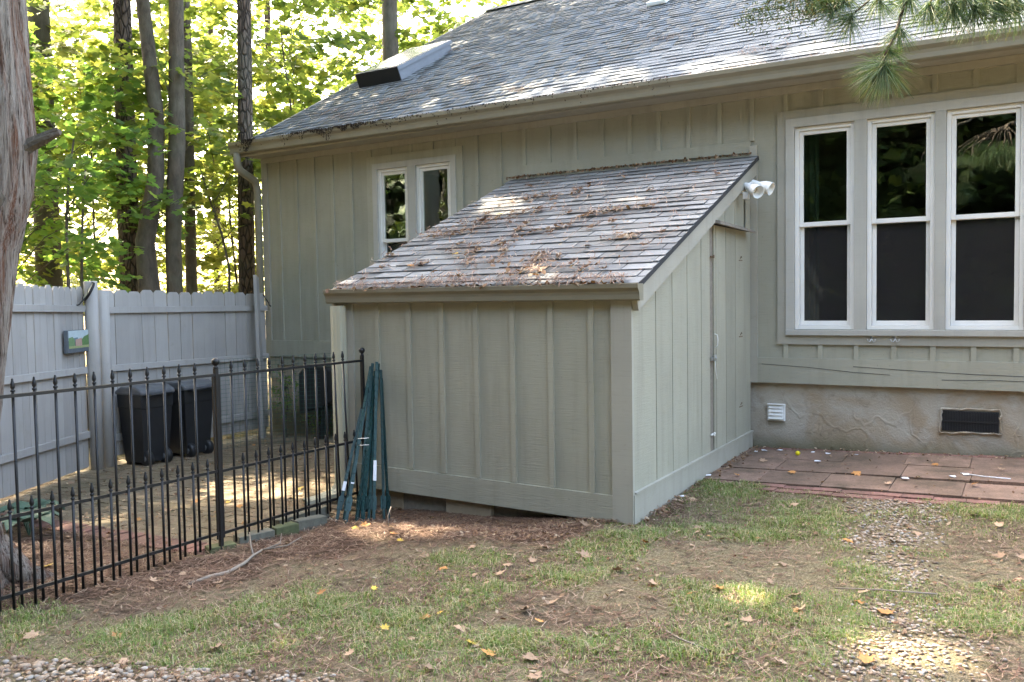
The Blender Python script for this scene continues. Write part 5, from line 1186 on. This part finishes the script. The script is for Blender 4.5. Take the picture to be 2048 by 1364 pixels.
# pine whose bough hangs into the picture at the upper right
pt=thing('bough_pine',(4.9,-1.9,.0),'pine tree beside the patio whose needle bough hangs before the roof','tree')
MB().tube([(4.9,-1.9,-.2),(4.9,-1.9,3),(4.95,-1.9,8),(5,-1.9,12)],[.2,.17,.13,.06],14).build('trunk',M['pinebark'],pt,True)
MB().tube([(4.9,-1.9,3.9),(3.8,-1.2,3.8),(2.7,-.6,3.55),(2.0,-.2,3.32),(1.66,-.19,3.12),(1.63,-.21,2.95),(1.60,-.235,2.83),(1.555,-.27,2.72),(1.551,-.276,2.675)],[.05,.04,.03,.018,.011,.009,.008,.0065,.005],8).build('bough',M['pinebark'],pt,True)
def needles(center,axis,n,L,spread,w=.0011,droop=.25):
    axis=np.array(axis,float); axis/=np.linalg.norm(axis); d=nr.normal(size=(n,3)); d/=np.linalg.norm(d,axis=1,keepdims=True); d=axis+d*spread; d/=np.linalg.norm(d,axis=1,keepdims=True)
    l=nr.uniform(.65,1.05,n)*L; c=np.array(center)+nr.normal(0,.008,(n,3)); mid=c+d*l[:,None]*.55; tip=c+d*l[:,None]; tip[:,2]-=droop*l*(1-np.abs(d[:,2]))*.5
    s=np.cross(d,nr.normal(size=(n,3))); s/=np.linalg.norm(s,axis=1,keepdims=True); s*=w
    return np.concatenate([np.stack([c-s,mid-s,mid+s,c+s],1),np.stack([mid-s,tip-s*.4,tip+s*.4,mid+s],1)])
NC=[((1.551,-.276,2.672),(.25,.1,-.55),420,.215,.85),((1.57,-.26,2.75),(.3,.1,-.5),160,.17,.8),((1.62,-.22,2.86),(.1,.0,-.8),200,.17,.7),((1.40,-.35,2.93),(-.3,-.1,-.9),240,.19,.6),((1.33,-.39,2.97),(-.6,-.2,-.4),150,.16,.7),((1.30,-.41,3.0),(-.8,-.3,-.2),180,.16,.8),((1.75,-.14,2.98),(.2,.1,-.9),220,.19,.65),((1.86,-.08,2.98),(.2,.1,-.9),260,.2,.65),((1.96,-.02,2.96),(.2,.1,-.9),260,.2,.65),((2.06,.04,2.97),(.3,.1,-.9),240,.2,.65),((2.14,.08,2.98),(.3,.1,-.9),200,.2,.65),((1.52,-.28,3.02),(-.1,0,-.9),220,.18,.8),((1.66,-.19,3.03),(.1,0,-.9),200,.17,.9),((1.80,-.11,3.04),(.1,.1,-.7),220,.18,.9),((1.91,-.05,3.03),(.1,.1,-.7),240,.18,.9),((2.02,.01,3.02),(.1,.1,-.7),240,.18,.9),((2.11,.06,3.04),(.1,.1,-.7),240,.18,.9),((1.36,-.37,3.05),(-.2,0,-.7),200,.16,.9)]
for c_,ax_,n_,L_,sp in NC:
    P=needles(c_,np.array(ax_)+nr.normal(0,.3,3),int(n_*(1.25 if sp>.8 else .8)),L_*nr.uniform(.85,1.05),sp*1.35,.0011); o=bpy.data.objects.new('needle_tuft',np_mesh('needle_tuft',P,4,M['needle'])); link(o,pt)
mb=MB()
for c_,*_ in NC[3:]: mb.tube([(2.0,-.1,3.3),((2.0+c_[0])/2,(c_[1]-.1)/2,(3.3+c_[2])/2+.08),c_],[.010,.007,.004],6)
mb.build('twigs',M['pinebark'],pt,True)
# pine crown above, out of sight
c,nn,sc=spray_cloud(4.6,-1.6,9.6,2.4,2.4,2.4,30,24,.6); P=leaf_polys(c,nn,nr.uniform(.6,1.2,len(c))*.2,DIA); o=bpy.data.objects.new('crown',np_mesh('crown',P,4,M['canopy'])); link(o,pt)
# cedar sprays at the top edge
cs_=thing('cedar_spray',(1.07,-.55,3.2),'brownish green cedar foliage spray hanging beside the pine needles at roof','foliage')
MB().tube([(4.93,-1.9,4.3),(3.2,-1.2,4.0),(2.0,-.8,3.7),(1.4,-.5,3.4),(1.1,-.52,3.12),(1.02,-.56,3.0)],[.03,.025,.02,.014,.008,.004],7).build('twig',M['pinebark'],cs_,True)
cc=[]
for (a,b_,z_,m,s) in ((1.0,-.59,2.95,260,.045),(1.08,-.54,2.98,420,.06),(1.16,-.5,2.99,420,.06),(1.24,-.45,3.0,420,.06),(.93,-.63,2.90,120,.03),(1.30,-.42,3.02,300,.05),(1.2,-.47,2.92,140,.035)):
    p=nr.normal(0,s,(m,3)); p[:,2]=-np.abs(p[:,2])*1.3+.05; cc.append(p+np.array([a,b_,z_]))
cc=np.concatenate(cc); P=leaf_polys(cc,nr.normal(size=(len(cc),3)),nr.uniform(.012,.028,len(cc)),[(0,-.5),(.14,0),(0,.5),(-.14,0)])
o=bpy.data.objects.new('scale_leaves',np_mesh('scale_leaves',P,4,M['cedarleaf'])); link(o,cs_)
